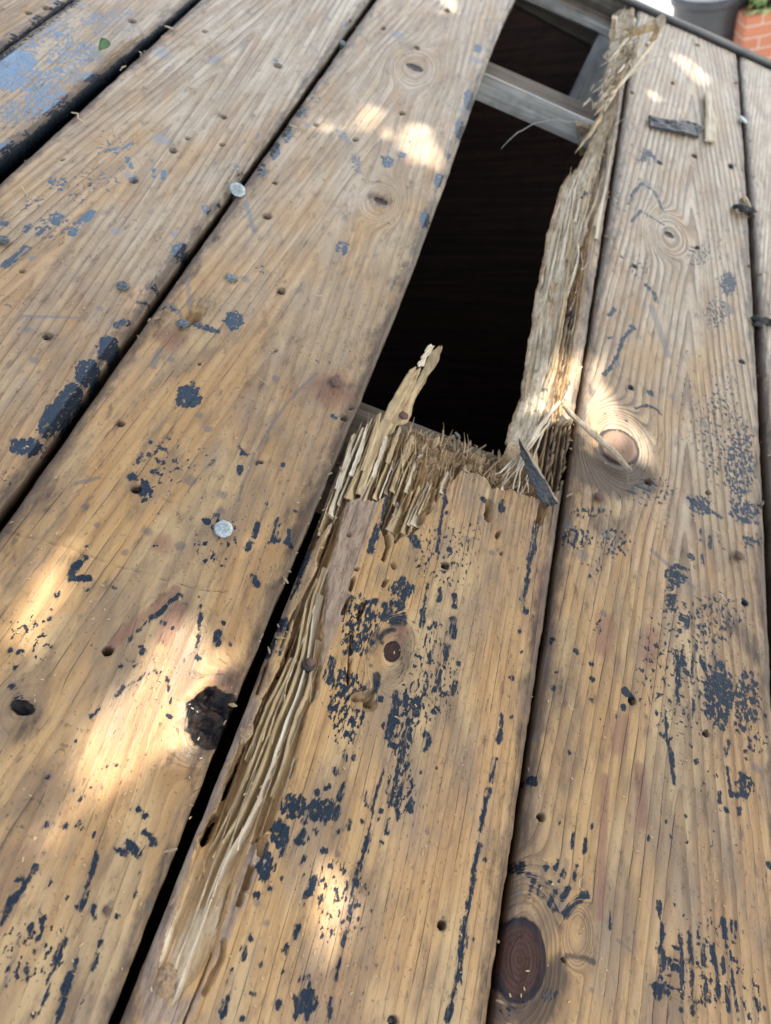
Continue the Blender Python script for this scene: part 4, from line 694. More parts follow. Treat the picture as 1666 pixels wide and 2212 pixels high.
for L, Rr, z, mt_ in [([(300, 960), (375, 745), (440, 560), (470, 490)], [(336, 972), (420, 760), (500, 600), (545, 520)], [-.002, .001, .004], 'split'), ([(330, 820), (400, 620), (452, 462)], [(356, 830), (428, 640), (462, 458)], [-.001, .003, .006], 'split'), ([(262, 850), (325, 680), (374, 532)], [(288, 858), (350, 692), (380, 536)], [-.001, .002, .004], 'pale'),
                     ([(480, 770), (540, 610), (572, 552)], [(504, 782), (562, 622), (584, 560)], [-.003, .001, .004], 'split'), ([(175, 930), (240, 745), (292, 585)], [(196, 940), (262, 760), (300, 590)], [-.001, .001, .003], 'pale'), ([(395, 860), (455, 680), (490, 600)], [(414, 868), (476, 694), (502, 612)], [-.002, .002, .006], 'pale'), ([(560, 800), (610, 660), (640, 600)], [(582, 812), (634, 676), (652, 610)], [-.004, 0, .003], 'split')]:
    part('splinter', ladder(q3(Z1, L, z), q3(Z1, Rr, z), .0011, 34, 5, .00025, .0005), mt_, B4)
# pale fibres torn sideways where the strip leaves the break
for pts, r0, r1, z in [([(1530, 410), (1430, 520), (1330, 680), (1290, 770), (1240, 950)], 4.2, 1.5, [.002, .004, -.002]), ([(1500, 440), (1400, 590), (1300, 740), (1180, 860)], 3.6, 1.2, [.001, .003, -.004]), ([(1470, 520), (1340, 700), (1265, 850), (1252, 935)], 3.2, 1, [.0, .003, -.003]), ([(1370, 640), (1290, 790), (1200, 900)], 3, 1, [-.001, .001, -.005]),
                       ([(1330, 720), (1290, 850), (1280, 965)], 2.6, .9, [0, .002, -.002]), ([(1400, 560), (1270, 740), (1170, 830), (1120, 850)], 2.8, .8, [-.002, 0, -.006]), ([(1440, 560), (1380, 720), (1330, 900), (1300, 970)], 2.4, .8, [0, .001, -.002]), ([(1560, 400), (1620, 250), (1666, 200)], 2.6, .8, [.002, .010]), ([(1540, 420), (1590, 320), (1610, 240)], 2.4, .8, [.001, .006]), ([(1350, 760), (1330, 870), (1345, 960)], 2, .8, 0), ([(1310, 700), (1230, 800), (1205, 880)], 2.2, .7, [-.001, -.003]), ([(1260, 760), (1180, 830), (1140, 850)], 1.8, .6, [-.004, -.002])]:
    p = resample(q3(Z1, pts, z), 14); p = p + rng.normal(0, .0003, p.shape)
    part('fibre', tube(p, list(np.linspace(r0, r1, 14)*.00042), 6, .3), 'pale', B4)
# the bundle of splinters at the far end of the strip
def zlad(L, Rr, z, th, mat, n=24, cols=5): part('splinter', ladder(q3(Z4, L, z), q3(Z4, Rr, z), th, n, cols, .0005, .0008), mat, B4)
def zt(pts, w, z, mat):
    s = scale_at(*Z4(*pts[0]))*.3554*.5; p = resample(q3(Z4, pts, z), 16); p = p + rng.normal(0, .0003, p.shape)
    k = np.linspace(0, 1, 16); rr = w*s*np.interp(k, [0, .1, .6, 1], [.15, .9, .8, .05]); part('splinter', tube(p, list(rr), 4, .22), mat, B4)
zt([(972, 235), (880, 345), (800, 450), (700, 565), (590, 700)], 17, [.045, .03, .006, .004], 'pale')
zt([(985, 325), (890, 395), (800, 460), (720, 560)], 9, [.04, .02, .006], 'pale')
zt([(1078, 232), (1040, 265), (1005, 295)], 8, [.03, .028], 'pale')
zt([(640, 690), (560, 820), (470, 935)], 20, [.006, 0, -.012], 'split')
zt([(700, 560), (640, 640), (590, 705)], 16, [.006, .004], 'dry')
zt([(800, 225), (745, 290), (685, 365)], 12, [.05, .03], 'pale')
zt([(640, 335), (685, 375), (725, 405)], 6, [.02, .02], 'pale')
zt([(865, 240), (850, 300), (845, 360)], 16, [.03, .02], 'pale'); zt([(790, 370), (760, 430), (735, 490)], 16, [.015, .01], 'split'); zt([(735, 395), (715, 430), (700, 465)], 9, [.012, .01], 'pale')
zt([(790, 310), (800, 360), (830, 330)], 14, [.02, .016], 'dry'); zt([(900, 260), (930, 300), (900, 340)], 12, [.022, .016], 'dry'); zt([(690, 300), (660, 330), (650, 360)], 10, [.012, .01], 'dry')
zlad([(700, 105), (695, 170), (690, 250)], [(732, 108), (728, 180), (716, 256)], [.05, .012], .004, 'pale')
zlad([(740, 170), (790, 100), (815, 78)], [(800, 190), (835, 160), (840, 100)], [.03, .05], .006, 'pale')
zlad([(805, 195), (880, 165), (960, 125), (1010, 95)], [(830, 210), (900, 190), (985, 175), (1025, 120)], [.035, .05, .055], .005, 'split')
zlad([(955, 130), (990, 105), (1012, 96)], [(985, 190), (1012, 165), (1026, 118)], [.052, .058], .007, 'dry')
zlad([(925, 245), (940, 215), (955, 195)], [(962, 250), (975, 225), (980, 200)], [.04, .045], .004, 'split')
zlad([(475, 745), (490, 850), (500, 935)], [(575, 765), (580, 860), (565, 940)], [-.028, -.085], .008, 'dry', 20, 7)
zlad([(600, 640), (640, 560), (700, 470), (760, 380)], [(650, 690), (710, 590), (760, 500), (800, 400)], [-.002, .004, .010], .005, 'dry', 30, 8)
BUND = []
for i in range(110):
    t = random.random(); bx, by = 870-250*t+random.uniform(-70, 60), 190+430*t+random.uniform(-40, 40); a = random.gauss(math.radians(118), .38); ln = random.uniform(45, 150)*(1-.4*t)
    q_ = [(bx, by), (bx+math.cos(a)*ln*.5+random.uniform(-6, 6), by+math.sin(a)*ln*.5), (bx+math.cos(a)*ln, by+math.sin(a)*ln)]; w_ = random.uniform(3, 12)*scale_at(*Z4(bx, by))*.3554*.5
    p = resample(q3(Z4, q_, [random.uniform(.006, .038)*(1-.5*t), random.uniform(.002, .024)]), 12); BUND.append(tube(p, list(w_*np.interp(np.linspace(0, 1, 12), [0, .1, .6, 1], [.12, .9, .8, .05])), 4, .2))
for nm_, sl_b, mt_ in (('splinter_bundle', slice(0, 60), 'pale'), ('splinter_bundle', slice(60, 88), 'dry'), ('splinter_bundle', slice(88, 110), 'split')):
    part(nm_, join(BUND[sl_b], nm_), mt_, B4)['kind'] = 'stuff'
# fine torn fibres over the break, the channel and the strip
FIB = []
for i in range(230):
    if i < 110 and i % 2: continue
    if i < 110: x_ = random.uniform(90, 1500); y_ = 620+(x_-300)*.12+random.uniform(-60, 380)*(1 if x_ < 760 else .55); x0_, y0_ = Z1(x_, y_ if x_ > 400 else max(y_, 1180-2.4*(x_-60)))
    elif i < 132:
        yy = random.uniform(1240, 2040); fr_ = random.uniform(.1, .95); xl_ = np.interp(yy, [p[1] for p in CH_L], [p[0] for p in CH_L]); x0_, y0_ = xl_+(np.interp(yy, [p[1] for p in CH_R], [p[0] for p in CH_R])-xl_)*fr_, yy
    else:
        Y_ = random.uniform(.46, 1.2); t_ = random.uniform(.1, 1.3); b_, c_ = float(STRIP_B(Y_)), float(STRIP_T(Y_)); x0_, y0_ = None, None
    if x0_ is not None: X_, Y_ = P(x0_, y0_); z_ = random.uniform(-.008, .001)
    else: X_ = min(b_+(c_-b_)*t_, float(D_L(Y_))-.004); z_ = -(T-.003)*(1-min(1, t_))+.002
    a = math.pi/2+random.gauss(0, .22); ln = random.uniform(.006, .030); p0 = np.array((X_, Y_, z_)); dr = np.array((math.cos(a), math.sin(a), random.uniform(-.05, .32)))
    p = np.array([p0+dr*ln*k+np.array((1, 0, .6))*.0016*math.sin(k*2.6+i)*k for k in np.linspace(0, .45 if 110 <= i < 132 else 1, 8)]); FIB.append(tube(p, list(np.linspace(random.uniform(.00025, .00055), .00008, 8)), 4, .2))
part('fine_fibres', join(FIB[:76], 'fine_fibres'), 'split', B4)['kind'] = 'stuff'; part('fine_fibres', join(FIB[76:], 'fine_fibres'), 'pale', B4)['kind'] = 'stuff'

# ------------------------------------------------------------------ loose bits lying on the roof
def loose(name, meshes, mat, label, cat, group=None, loc=None):
    me = meshes if not isinstance(meshes, list) else join(meshes, name); v = np.zeros(len(me.vertices)*3); me.vertices.foreach_get('co', v); v = v.reshape(-1, 3)
    c = v.mean(0); o = link(name, me, M[mat], None, (float(c[0]), float(c[1]), float(v[:, 2].min()))); return roof_thing(o, label, cat, group=group)
def stick(fn, pts, w, z, n=14, jit=.25, wob=.0002, prof=(.5, 1, .9, .4)):
    s = .30*scale_at(*fn(*pts[0])); p = resample(q3(fn, pts, z), n); p = p + rng.normal(0, wob, p.shape)
    return tube(p, list(np.interp(np.linspace(0, 1, n), [0, .2, .7, 1], prof)*w*s), 6, jit)
d = lambda k: (lambda x, y: D(k, x, y))
ch = loose('splinter', ladder(q3(Z1, [(1284, 636), (1312, 760), (1360, 900), (1436, 1022), (1492, 1030)], [.012, .010, .002]), q3(Z1, [(1296, 660), (1362, 770), (1442, 900), (1492, 985), (1525, 1035)], [.014, .012, .0035]), .0022, 34, 6, .0007, .0006, True), 'darkchip', 'blue black tarred splinter lying across the right end of the break', 'splinter')
e = ladder(q3(Z1, [(1280, 628), (1296, 660), (1362, 770), (1442, 900), (1492, 985), (1530, 1040)], [.0145, .0135, .0045]), q3(Z1, [(1284, 626), (1312, 665), (1395, 790), (1462, 910), (1508, 985), (1545, 1046)], [.015, .014, .005]), .002, 34, 4, .0003, .0003)
e.materials.append(M['dry']); eo = bpy.data.objects.new('torn_edge', e); C.objects.link(eo); e.transform(Matrix.Translation(-ch.location)); eo.parent = ch
loose('splinter', ladder(q3(d(4), [(765, 682), (830, 752), (900, 815), (985, 890), (1066, 972)], [.006, .010, .004]), q3(d(4), [(778, 676), (845, 745), (925, 808), (1005, 880), (1074, 968)], [.006, .010, .004]), .0022, 30, 4, .0003, .0004), 'dry', 'thin brown splinter lying over the pinkish knot right of the hole', 'splinter')
loose('splinter', ladder(q3(Z4, [(925, 710), (1040, 730), (1160, 745), (1270, 775)], .0035), q3(Z4, [(930, 765), (1040, 790), (1160, 815), (1262, 838)], .003), .0035, 24, 6, .0012, .0007, True), 'darkchip', 'flat blue black tarred stick lying crosswise on the board right of the hole', 'splinter')
loose('splinter', ladder(q3(Z4, [(1264, 560), (1274, 640), (1270, 740), (1266, 850)], [.006, .004]), q3(Z4, [(1300, 556), (1306, 650), (1332, 730), (1330, 862)], [.006, .004]), .003, 24, 6, .0004, .0007, False), 'pale', 'pale paddle shaped splinter at the end of the flat tarred stick', 'splinter')
loose('splinter', stick(d(3), [(1113, 552), (1145, 578), (1188, 612)], 2.4, .0022), 'split', 'short straw coloured sliver near the curved scratch on the middle board', 'splinter')
loose('splinter', stick(d(6), [(1440, 412), (1458, 430), (1480, 455)], 2.6, .002), 'pale', 'small pale sliver near the right edge, below the rusty nail', 'splinter')
loose('splinter', stick(d(6), [(1405, 135), (1430, 150), (1458, 165)], 4.5, .002), 'dry', 'stubby tan sliver beside a dark tar patch on the board right of the hole', 'splinter')
loose('twig', stick(d(1), [(438, 292), (480, 252), (545, 200), (612, 152)], 11, [.003, .008], 18), 'stem', 'brown dry twig lying beside the green leaf at the edge of the widest gap', 'twig')
loose('wood_chip', stick(d(3), [(1362, 200), (1378, 205), (1393, 200)], 4.2, .0024), 'curl', 'small white wood chip on the middle board above the curved scratch', 'wood chip')
loose('wood_chip', stick(d(3), [(350, 40), (360, 46), (370, 48)], 3.4, .002), 'curl', 'tiny pale wood chip on the board left of the narrow gap', 'wood chip')
loose('wood_chip', stick(d(1), [(580, 320), (595, 323), (608, 322)], 4.5, .002), 'curl', 'white wood chip on the grey brown board below the twig', 'wood chip')
loose('wood_chip', [stick(d(1), [(810, 375), (828, 380), (842, 384)], 4, .002), stick(d(1), [(820, 388), (835, 380)], 3, .003)], 'split', 'straw coloured wood chip in the middle of the grey brown board', 'wood chip')
def curl(fn, pts, w, label, cat='wood shaving', mat='curl'): return loose('wood_shaving', stick(fn, pts, w, [.0018, .005, .002], 20, .15, .00012, (.7, 1, 1, .6)), mat, label, cat)
curl(d(8), [(855, 528), (838, 545), (836, 565), (846, 583), (862, 588), (866, 604)], 2.2, 'white S shaped wood shaving above the round brown knot')
curl(d(6), [(792, 892), (796, 908), (806, 916), (816, 918)], 2.4, 'short white hooked wood shaving on the board right of the hole')
curl(d(1), [(306, 486), (335, 490), (340, 515), (360, 525), (368, 542)], 4, 'straw coloured zigzag shaving at the edge of the widest gap')
curl(d(1), [(94, 802), (104, 822), (116, 834), (120, 852)], 3, 'white sliver like shaving near the left edge of the photo')
curl(d(1), [(895, 185), (915, 200), (930, 222)], 4, 'pale shaving on the far half of the grey brown board')
curl(d(1), [(600, 222), (612, 230), (606, 242)], 3, 'tiny pale shaving beside the widest gap, below the twig')
curl(d(1), [(520, 305), (530, 290), (545, 285)], 3, 'tiny straw shaving hanging at the lip of the widest gap')
curl(d(1), [(712, 112), (735, 120), (750, 126)], 4, 'pale shaving at the far end of the widest gap')
curl(d(1), [(1250, 540), (1268, 545), (1285, 550)], 3.4, 'white shaving beside the narrow gap, above the silver nail')
curl(d(1), [(830, 565), (850, 570), (872, 575)], 3.2, 'straw shaving among the nail holes of the grey brown board')
curl(d(2), [(1545, 850), (1560, 870), (1575, 905)], 11, 'pale splinter like shaving standing in the gap at the right edge')
curl(d(5), [(1340, 760), (1345, 820), (1340, 890)], 3, 'thin brown shaving standing in the rotten channel below the tarred stub', mat='dry')
# green leaf
bm = bmesh.new(); g = []
a0 = V3(*D(1, 428, 225), .004); a1 = V3(*D(1, 478, 198), .010); ax = a1-a0; sd_ = Vector((-ax.y, ax.x, 0)).normalized()
for i in range(9):
    t = i/8; w = .0085*math.sin(math.pi*min(1, t*.98+.02))**.8; p = a0+ax*t; row = []
    for c in (-1, -.5, 0, .5, 1): row.append(bm.verts.new(p + sd_*w*c + Vector((0, 0, .003*abs(c) + .003*math.sin(t*3)))))
    g.append(row)
for i in range(8):
    for c in range(4): bm.faces.new((g[i][c], g[i][c+1], g[i+1][c+1], g[i+1][c]))
bmesh.ops.solidify(bm, geom=bm.faces[:], thickness=.0004)
lf = loose('leaf', bm_mesh(bm, 'leaf', True), 'green', 'small fresh green leaf lying beside the brown twig', 'leaf')
part('stalk', tube([a0, a0-ax*.3+Vector((0, 0, .001)), a0-ax*.55], [.0005, .0005, .0004], 5), 'green', lf)
# thin stem hanging over the hole
loose('stem', stick(Z4, [(22, 905), (110, 815), (220, 752), (330, 728), (450, 740), (560, 735)], 2.3, [-.012, .006, .010, .002], 26, .2, .0003), 'web', 'thin grey stem arching over the dark hole below the grey rafter', 'stem')
loose('tar_string', [stick(d(4), [(1588, 300), (1625, 318), (1700, 322)], 26, [.002, -.002, .002], 14, .4, .0005), stick(d(4), [(1590, 325), (1640, 335), (1700, 338)], 16, [.001, -.003, .002], 14, .4, .0004)], 'felt', 'black shred of felt bridging the gap at the right edge', 'felt shred')
loose('tar_string', [stick(d(2), [(1505, 888), (1540, 905), (1600, 912)], 18, [.003, .006, .003], 14, .4, .0005)], 'felt', 'dark felt shred lying over the right gap beside the pale shaving', 'felt shred')

# ------------------------------------------------------------------ nails
def nail(pt, r_px, mat, label, tilt=(0, 0), lift=.0015, shank=.02, oval=1):
    s = scale_at(*pt); r = r_px*s*.88; ax = Vector((tilt[0], tilt[1], 1)).normalized(); base = V3(*pt, lift); th = .0014
    root = empty('nail', base)
    h = lathe([(r*.55, -th*.5), (r*.97, -th*.4), (r, 0), (r*.93, th*.55), (r*.5, th*.85), (r*.1, th*.9)], base, ax, 18, .05)
    part('head', h, mat, root)
    sh = lathe([(.0013, -th*.4), (.0014, -shank*.3), (.0013, -shank*.8), (.0003, -shank)], base, ax, 8, .08); part('shank', sh, mat, root)
    return roof_thing(root, label, 'nail', group='nails in the roof boards')
nail(D(1, 1028, 820), 15.5, 'bright', 'bright silver nail sitting in the narrow gap left of the middle board', (.25, -.25), .004)
nail(D(1, 1480, 185), 5, 'galv', 'tiny silver nail far up the narrow gap', (.1, -.3), .003)
nail(D(3, 530, 160), 12, 'steel', 'dull grey nail on the grey brown board beside the narrow gap', (.1, -.1), .003)
nail(D(3, 997, 127), 11, 'galv', 'flush silver grey nail on the middle board, close to the bright nail in the gap', (0, 0), -.0004)
nail(D(3, 790, 324), 14, 'steel', 'dark raised nail at the end of a gouged slot', (-.1, .15), .004)
nail(D(3, 1453, 576), 13.5, 'rust', 'rusty nail on a purple stain at the left edge of the hole', (.2, .15), .005)
nail(D(5, 967, 137), 21, 'bright', 'large pale galvanised nail standing proud of the middle board among tar flecks', (.10, -.22), .006)
nail(D(4, 925, 1070), 11, 'rust', 'rusty nail on the board right of the hole, below the pinkish knot', (0, .1), .003)
nail(D(6, 1530, 252), 10.5, 'rust', 'rusty nail near the right edge of the photo', (.1, .1), .003)
nail(D(1, 14, 1035), 12, 'steel', 'dark nail at the left edge of the photo', (0, 0), .0035)
nail(Z1(592, 492), 11, 'rust', 'rusty nail in the rafter at the foot of the tall splinter', (.1, .1), -.004)
nail(Z1(915, 612), 9, 'steel', 'grey nail lying in crumbs along the rafter in the hole', (.5, .5), -.016)
nail(D(7, 462, 675), 10.5, 'rust', 'flush brown nail near the bottom of the middle board', (0, 0), -.0006)
nail(D(2, 1546, 517), 8, 'bright', 'small white nail over the gap at the right edge', (.2, 0), .003)
nail(D(8, 22, 1150), 11, 'galv', 'silver nail sunk in a hole at the bottom edge of the photo', (.1, .2), -.006)
nail(D(2, 865, 832), 4.5, 'steel', 'small dark nail in the torn strip beside the hole', (.2, .2), .001)
# tarred stub in the rotten channel
st = [Z2(640, 1455)]; b0 = V3(*st[0], -.008)
root = empty('nail', b0); part('collar', lathe([(.0034, .004), (.0041, .007), (.0039, .0095), (.0031, .0100), (.0026, .009)], b0, Vector((.2, .25, 1)), 16, .12), 'felt', root)
part('shank', lathe([(.0026, -.003), (.0028, .003), (.0030, .008), (.0028, .0112), (.0010, .0118)], b0, Vector((.2, .25, 1)), 12, .1), 'rust', root)
roof_thing(root, 'stub of an old nail in a tar collar standing in the rotten channel', 'nail', group='nails in the roof boards')
# lump of rot at the lower end of the channel, crumbs and sawdust
def blob(pt, r, z, seed, sx=1, sy=1):
    bm = bmesh.new(); bmesh.ops.create_icosphere(bm, subdivisions=3, radius=1); c = V3(*pt, z)
    for v in bm.verts:
        q = v.co.copy(); k = 1+.35*fbm(np.array([q.x*2+seed]), np.array([q.y*2+q.z*1.7]), 3)[0]+.12*fbm(np.array([q.x*7+seed]), np.array([q.y*7+q.z*5]), 4)[0]; v.co = Vector((q.x*r*sx*k, q.y*r*sy*k, q.z*r*.7*k)) + c
    return bm_mesh(bm, 'blob')
loose('rot_lump', [blob(Z3(155, 1925), .0062, -.002, 1, .8, 1.3), blob(Z3(165, 1975), .0042, -.002, 2)], 'crumb', 'yellowish lump of rotten wood at the lower end of the channel', 'rotten wood')
loose('rot_lump', [blob(Z3(700, 255), .0050, -.002, 5, .8, 1.2)], 'crumb', 'small lump of rotten wood in the upper half of the channel', 'rotten wood')
crumbs = []
for i in range(330):
    x = random.uniform(570, 1300); y = 560+(x-580)*.27+random.uniform(-15, 210)
    bm = bmesh.new(); bmesh.ops.create_cube(bm, size=2); c = V3(*Z1(x, y), random.uniform(-.016, -.008)); r = random.uniform(.0004, .0016); ln_ = random.uniform(1, 5)
    rot = Matrix.Rotation(random.gauss(0, .5), 3, 'Z') @ Matrix.Rotation(random.uniform(-.8, .8), 3, 'X') @ Matrix.Rotation(random.uniform(0, 3), 3, 'Y')
    for v in bm.verts:
        k = 1-.75*(v.co.y > 0)*random.random(); v.co = rot @ Vector((v.co.x*r*random.uniform(.4, 1.3)*k, v.co.y*r*ln_*random.uniform(.7, 1.2), v.co.z*r*random.uniform(.3, .8)*k)) + c
    crumbs.append(bm_mesh(bm, 'c'))
o = link('rotten_crumbs', join(crumbs, 'rotten_crumbs'), M['crumb'], None, (.07, .43, -.02)); ON_ROOF.append(o); tag(o, 'brown crumbs of rotten wood heaped on the rafter at the break', 'crumbs', kind='stuff')
bits = []
for i in range(700):
    y = random.uniform(250, 2200); x = random.uniform(20, 1640); X, Y = P(x, y); r = random.uniform(.0002, .0005)*(1+.8*(Y > .6))
    if any(abs(X-float(f(Y))) < .006 for f in (A_L, A_R, B_L, B_R, C_R, D_L, E_L)) or (Y > .38 and float(C_L(Y)) < X < float(D_R(Y))): continue
    bm = bmesh.new(); bmesh.ops.create_cube(bm, size=2); a = random.uniform(0, 3.14)
    for v in bm.verts:
        q = Vector((v.co.x*r*random.uniform(1, 2.6), v.co.y*r*.7, v.co.z*r*.6)); v.co = Vector((q.x*math.cos(a)-q.y*math.sin(a)+X, q.x*math.sin(a)+q.y*math.cos(a)+Y, q.z+.0008))
    bits.append(bm_mesh(bm, 'b'))
o = link('sawdust', join(bits, 'sawdust'), M['sawdust'], None, (0, .5, 0)); ON_ROOF.append(o); tag(o, 'pale specks of sawdust sprinkled over the boards', 'sawdust', kind='stuff')

lit = []
for i in range(150):
    f0, f1 = random.choice(((A_L, A_R), (B_L, B_R), (D_L, D_R), (E_L, E_R), (C_L, C_R))); Y_ = random.uniform(.05, 1.4 if f0 is not C_L else .36); k = random.random(); X_ = float(f0(Y_))-random.uniform(.0004, .007)*k if random.random() < .5 else float(f1(Y_))+random.uniform(.0004, .007)*k
    ins = float(f0(Y_)) < X_ < float(f1(Y_)); r_ = random.uniform(.0004, .0012); a = random.uniform(0, 3.1); ln = r_*random.uniform(1.5, 8); z_ = -random.uniform(.001, .006) if ins else .0005
    lit.append(tube([(X_-math.cos(a)*ln/2, Y_-math.sin(a)*ln/2, z_), (X_, Y_, z_+r_*.5), (X_+math.cos(a)*ln/2, Y_+math.sin(a)*ln/2, z_)], [r_*.5, r_, r_*.4], 5, .4))
o = link('gap_litter', join(lit, 'gap_litter'), M['stem'], None, (0, .6, 0)); ON_ROOF.append(o); tag(o, 'brown grit and needles caught along the gaps between the boards', 'litter', kind='stuff')

# ------------------------------------------------------------------ turn the roof into the world
for o in ON_ROOF: o.matrix_world = R @ o.matrix_basis
co.matrix_world = R @ Matrix(((right.x, up.x, back.x, 0), (right.y, up.y, back.y, 0), (right.z, up.z, back.z, CAMH), (0, 0, 0, 1)))

# ------------------------------------------------------------------ the shed below, in world axes
eave = R @ Vector((.64, 0, -.11)); ridge = R @ Vector((-.58, 0, -.03)); back_eave = Vector((2*ridge.x-eave.x, 0, eave.z))
shed = empty('shed', (ridge.x, .7, GZ)); tag(shed, 'dark wooden shed under the roof boards, seen through the hole', 'shed', kind='thing')
def gable(y0, y1):
    prof = [(back_eave.x, GZ), (eave.x, GZ), (eave.x, eave.z), (ridge.x, ridge.z), (back_eave.x, back_eave.z)]
    bm = bmesh.new(); a = [bm.verts.new((x, y0, z)) for x, z in prof]; b = [bm.verts.new((x, y1, z)) for x, z in prof]
    bm.faces.new(a); bm.faces.new(b[::-1])
    for i in range(5): bm.faces.new((a[i], a[(i+1) % 5], b[(i+1) % 5], b[i]))
    return bm_mesh(bm, 'gable')
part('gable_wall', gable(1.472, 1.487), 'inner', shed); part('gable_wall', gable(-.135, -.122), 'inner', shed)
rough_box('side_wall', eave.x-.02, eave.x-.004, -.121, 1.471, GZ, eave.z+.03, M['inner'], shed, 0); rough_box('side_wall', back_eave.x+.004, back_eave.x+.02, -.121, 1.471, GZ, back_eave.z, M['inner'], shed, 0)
bm = bmesh.new(); sl_ = [(ridge.x-.005, ridge.z+.045), (back_eave.x-.06, back_eave.z-.02), (back_eave.x-.06, back_eave.z-.045), (ridge.x-.005, ridge.z+.015)]
a = [bm.verts.new((x, -.13, z)) for x, z in sl_]; b = [bm.verts.new((x, 1.5, z)) for x, z in sl_]; bm.faces.new(a); bm.faces.new(b[::-1])
for i in range(4): bm.faces.new((a[i], a[(i+1) % 4], b[(i+1) % 4], b[i]))
part('back_slope', bm_mesh(bm, 'back_slope'), 'felt', shed)
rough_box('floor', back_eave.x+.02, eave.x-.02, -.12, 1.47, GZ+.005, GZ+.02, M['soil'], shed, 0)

# ------------------------------------------------------------------ the yard beyond the gable
bm = bmesh.new(); bmesh.ops.create_grid(bm, x_segments=60, y_segments=60, size=60)
for v in bm.verts: v.co.z = GZ
o = link('ground', bm_mesh(bm, 'ground'), M['concrete'], None, (0, 0, GZ)); tag(o, kind='structure')
bc = PW(1538, -24, GZ+.75); root = empty('bin', (bc.x, bc.y, GZ)); tag(root, 'dark grey plastic bin standing on the pale yard beyond the gable', 'bin', kind='thing')
part('body', lathe([(.195, 0), (.20, .02), (.245, .70), (.245, .74), (.235, .745), (.232, .70), (.19, .03), (.02, .025)], (bc.x, bc.y, GZ), n=40), 'plastic', root)
part('rim', lathe([(.247, .690), (.268, .695), (.272, .745), (.262, .757), (.240, .752)], (bc.x, bc.y, GZ), n=40), 'plastic', root)
part('band', lathe([(.2315, .47), (.237, .475), (.240, .51), (.2355, .515)], (bc.x, bc.y, GZ), n=40), 'plastic', root)
wa = math.radians(17); wd = Vector((math.cos(wa), math.sin(wa), 0)); wn = Vector((-wd.y, wd.x, 0)); wc = PW(1613, 38, GZ+.66)
root = empty('brick_planter', (wc.x, wc.y, GZ)); root.rotation_euler.z = wa; tag(root, 'orange brick planter at the right of the grey bin', 'planter', kind='thing')
bm = bmesh.new(); bmesh.ops.create_cube(bm, size=1)
for v in bm.verts: v.co = Vector((.8+v.co.x*1.6, .3+v.co.y*.6, .33+v.co.z*.66))
bmesh.ops.bevel(bm, geom=bm.edges[:], offset=.006, segments=2, affect='EDGES'); me = bm_mesh(bm, 'wall'); me.materials.append(M['brick']); wo_ = bpy.data.objects.new('wall', me); C.objects.link(wo_); wo_.parent = root
bm = bmesh.new(); bmesh.ops.create_grid(bm, x_segments=24, y_segments=10, size=1)
for v in bm.verts: v.co = Vector((.8+v.co.x*.72, .3+v.co.y*.24, .668+.02*fbm(np.array([v.co.x*6]), np.array([v.co.y*4]), 6)[0]))
me = bm_mesh(bm, 'soil'); me.materials.append(M['soil']); so_ = bpy.data.objects.new('soil', me); C.objects.link(so_); so_.parent = root
def leaf_cloud(n, centre, rad, size, seed, test=None, aspect=.5):
    r = np.random.default_rng(seed); v = []; f = []
    for i in range(n):
        for _ in range(60):
            q = r.normal(0, .45, 3); q = np.clip(q, -1, 1)*rad + centre; d1 = r.normal(0, 1, 3); d1 /= np.linalg.norm(d1); d2 = np.cross(d1, r.normal(0, 1, 3)); d2 /= np.linalg.norm(d2)
            s = size*r.uniform(.6, 1.3); c = [q-d1*s, q-d1*s*.2+d2*s*aspect, q+d1*s*.45+d2*s*aspect*.7, q+d1*s, q+d1*s*.45-d2*s*aspect*.7, q-d1*s*.2-d2*s*aspect]
            if test is None or test(c): k = len(v); v += c; f.append(tuple(range(k, k+6))); break
    me = bpy.data.meshes.new('foliage'); me.from_pydata([tuple(q) for q in v], [], f); return me
for i, (dx, dy, rx, n) in enumerate(((.15, .20, .15, 360), (.48, .28, .30, 700), (1.0, .28, .32, 700))):
    c = Vector((wc.x, wc.y, 0)) + wd*dx + wn*dy; root = empty('plant', (c.x, c.y, GZ+.66)); tag(root, ('yellow green tufted plant spilling over the corner of the brick planter', 'bushy green plant in the middle of the brick planter', 'bushy green plant at the far right of the brick planter')[i], 'plant', kind='thing')
    part('foliage', leaf_cloud(n, np.array((c.x, c.y, GZ+.80)), np.array((rx, .26, .22)), .045, 20+i, None, .28), 'grass', root)
    part('stem', tube([(c.x, c.y, GZ+.66), (c.x+.01, c.y, GZ+.74), (c.x, c.y+.01, GZ+.85)], [.012, .01, .005], 7), 'stem', root)
b1 = PW(1588, 122, GZ+.01); b2 = PW(1586, 96, GZ+.12)
for (p, w, dd, z0, z1, lab) in ((b1, .15, .14, 0, .12, 'pale concrete block on the ground between the bin and the brick planter'), (b2, .11, .11, .121, .22, 'smaller pale block on top of the block beside the brick planter')):
    o = rough_box('concrete_block', p.x-w/2, p.x+w/2, p.y-dd/2, p.y+dd/2, GZ+z0, GZ+z1, M['block'], None, .008, 2, .003); tag(o, lab, 'block', kind='thing')

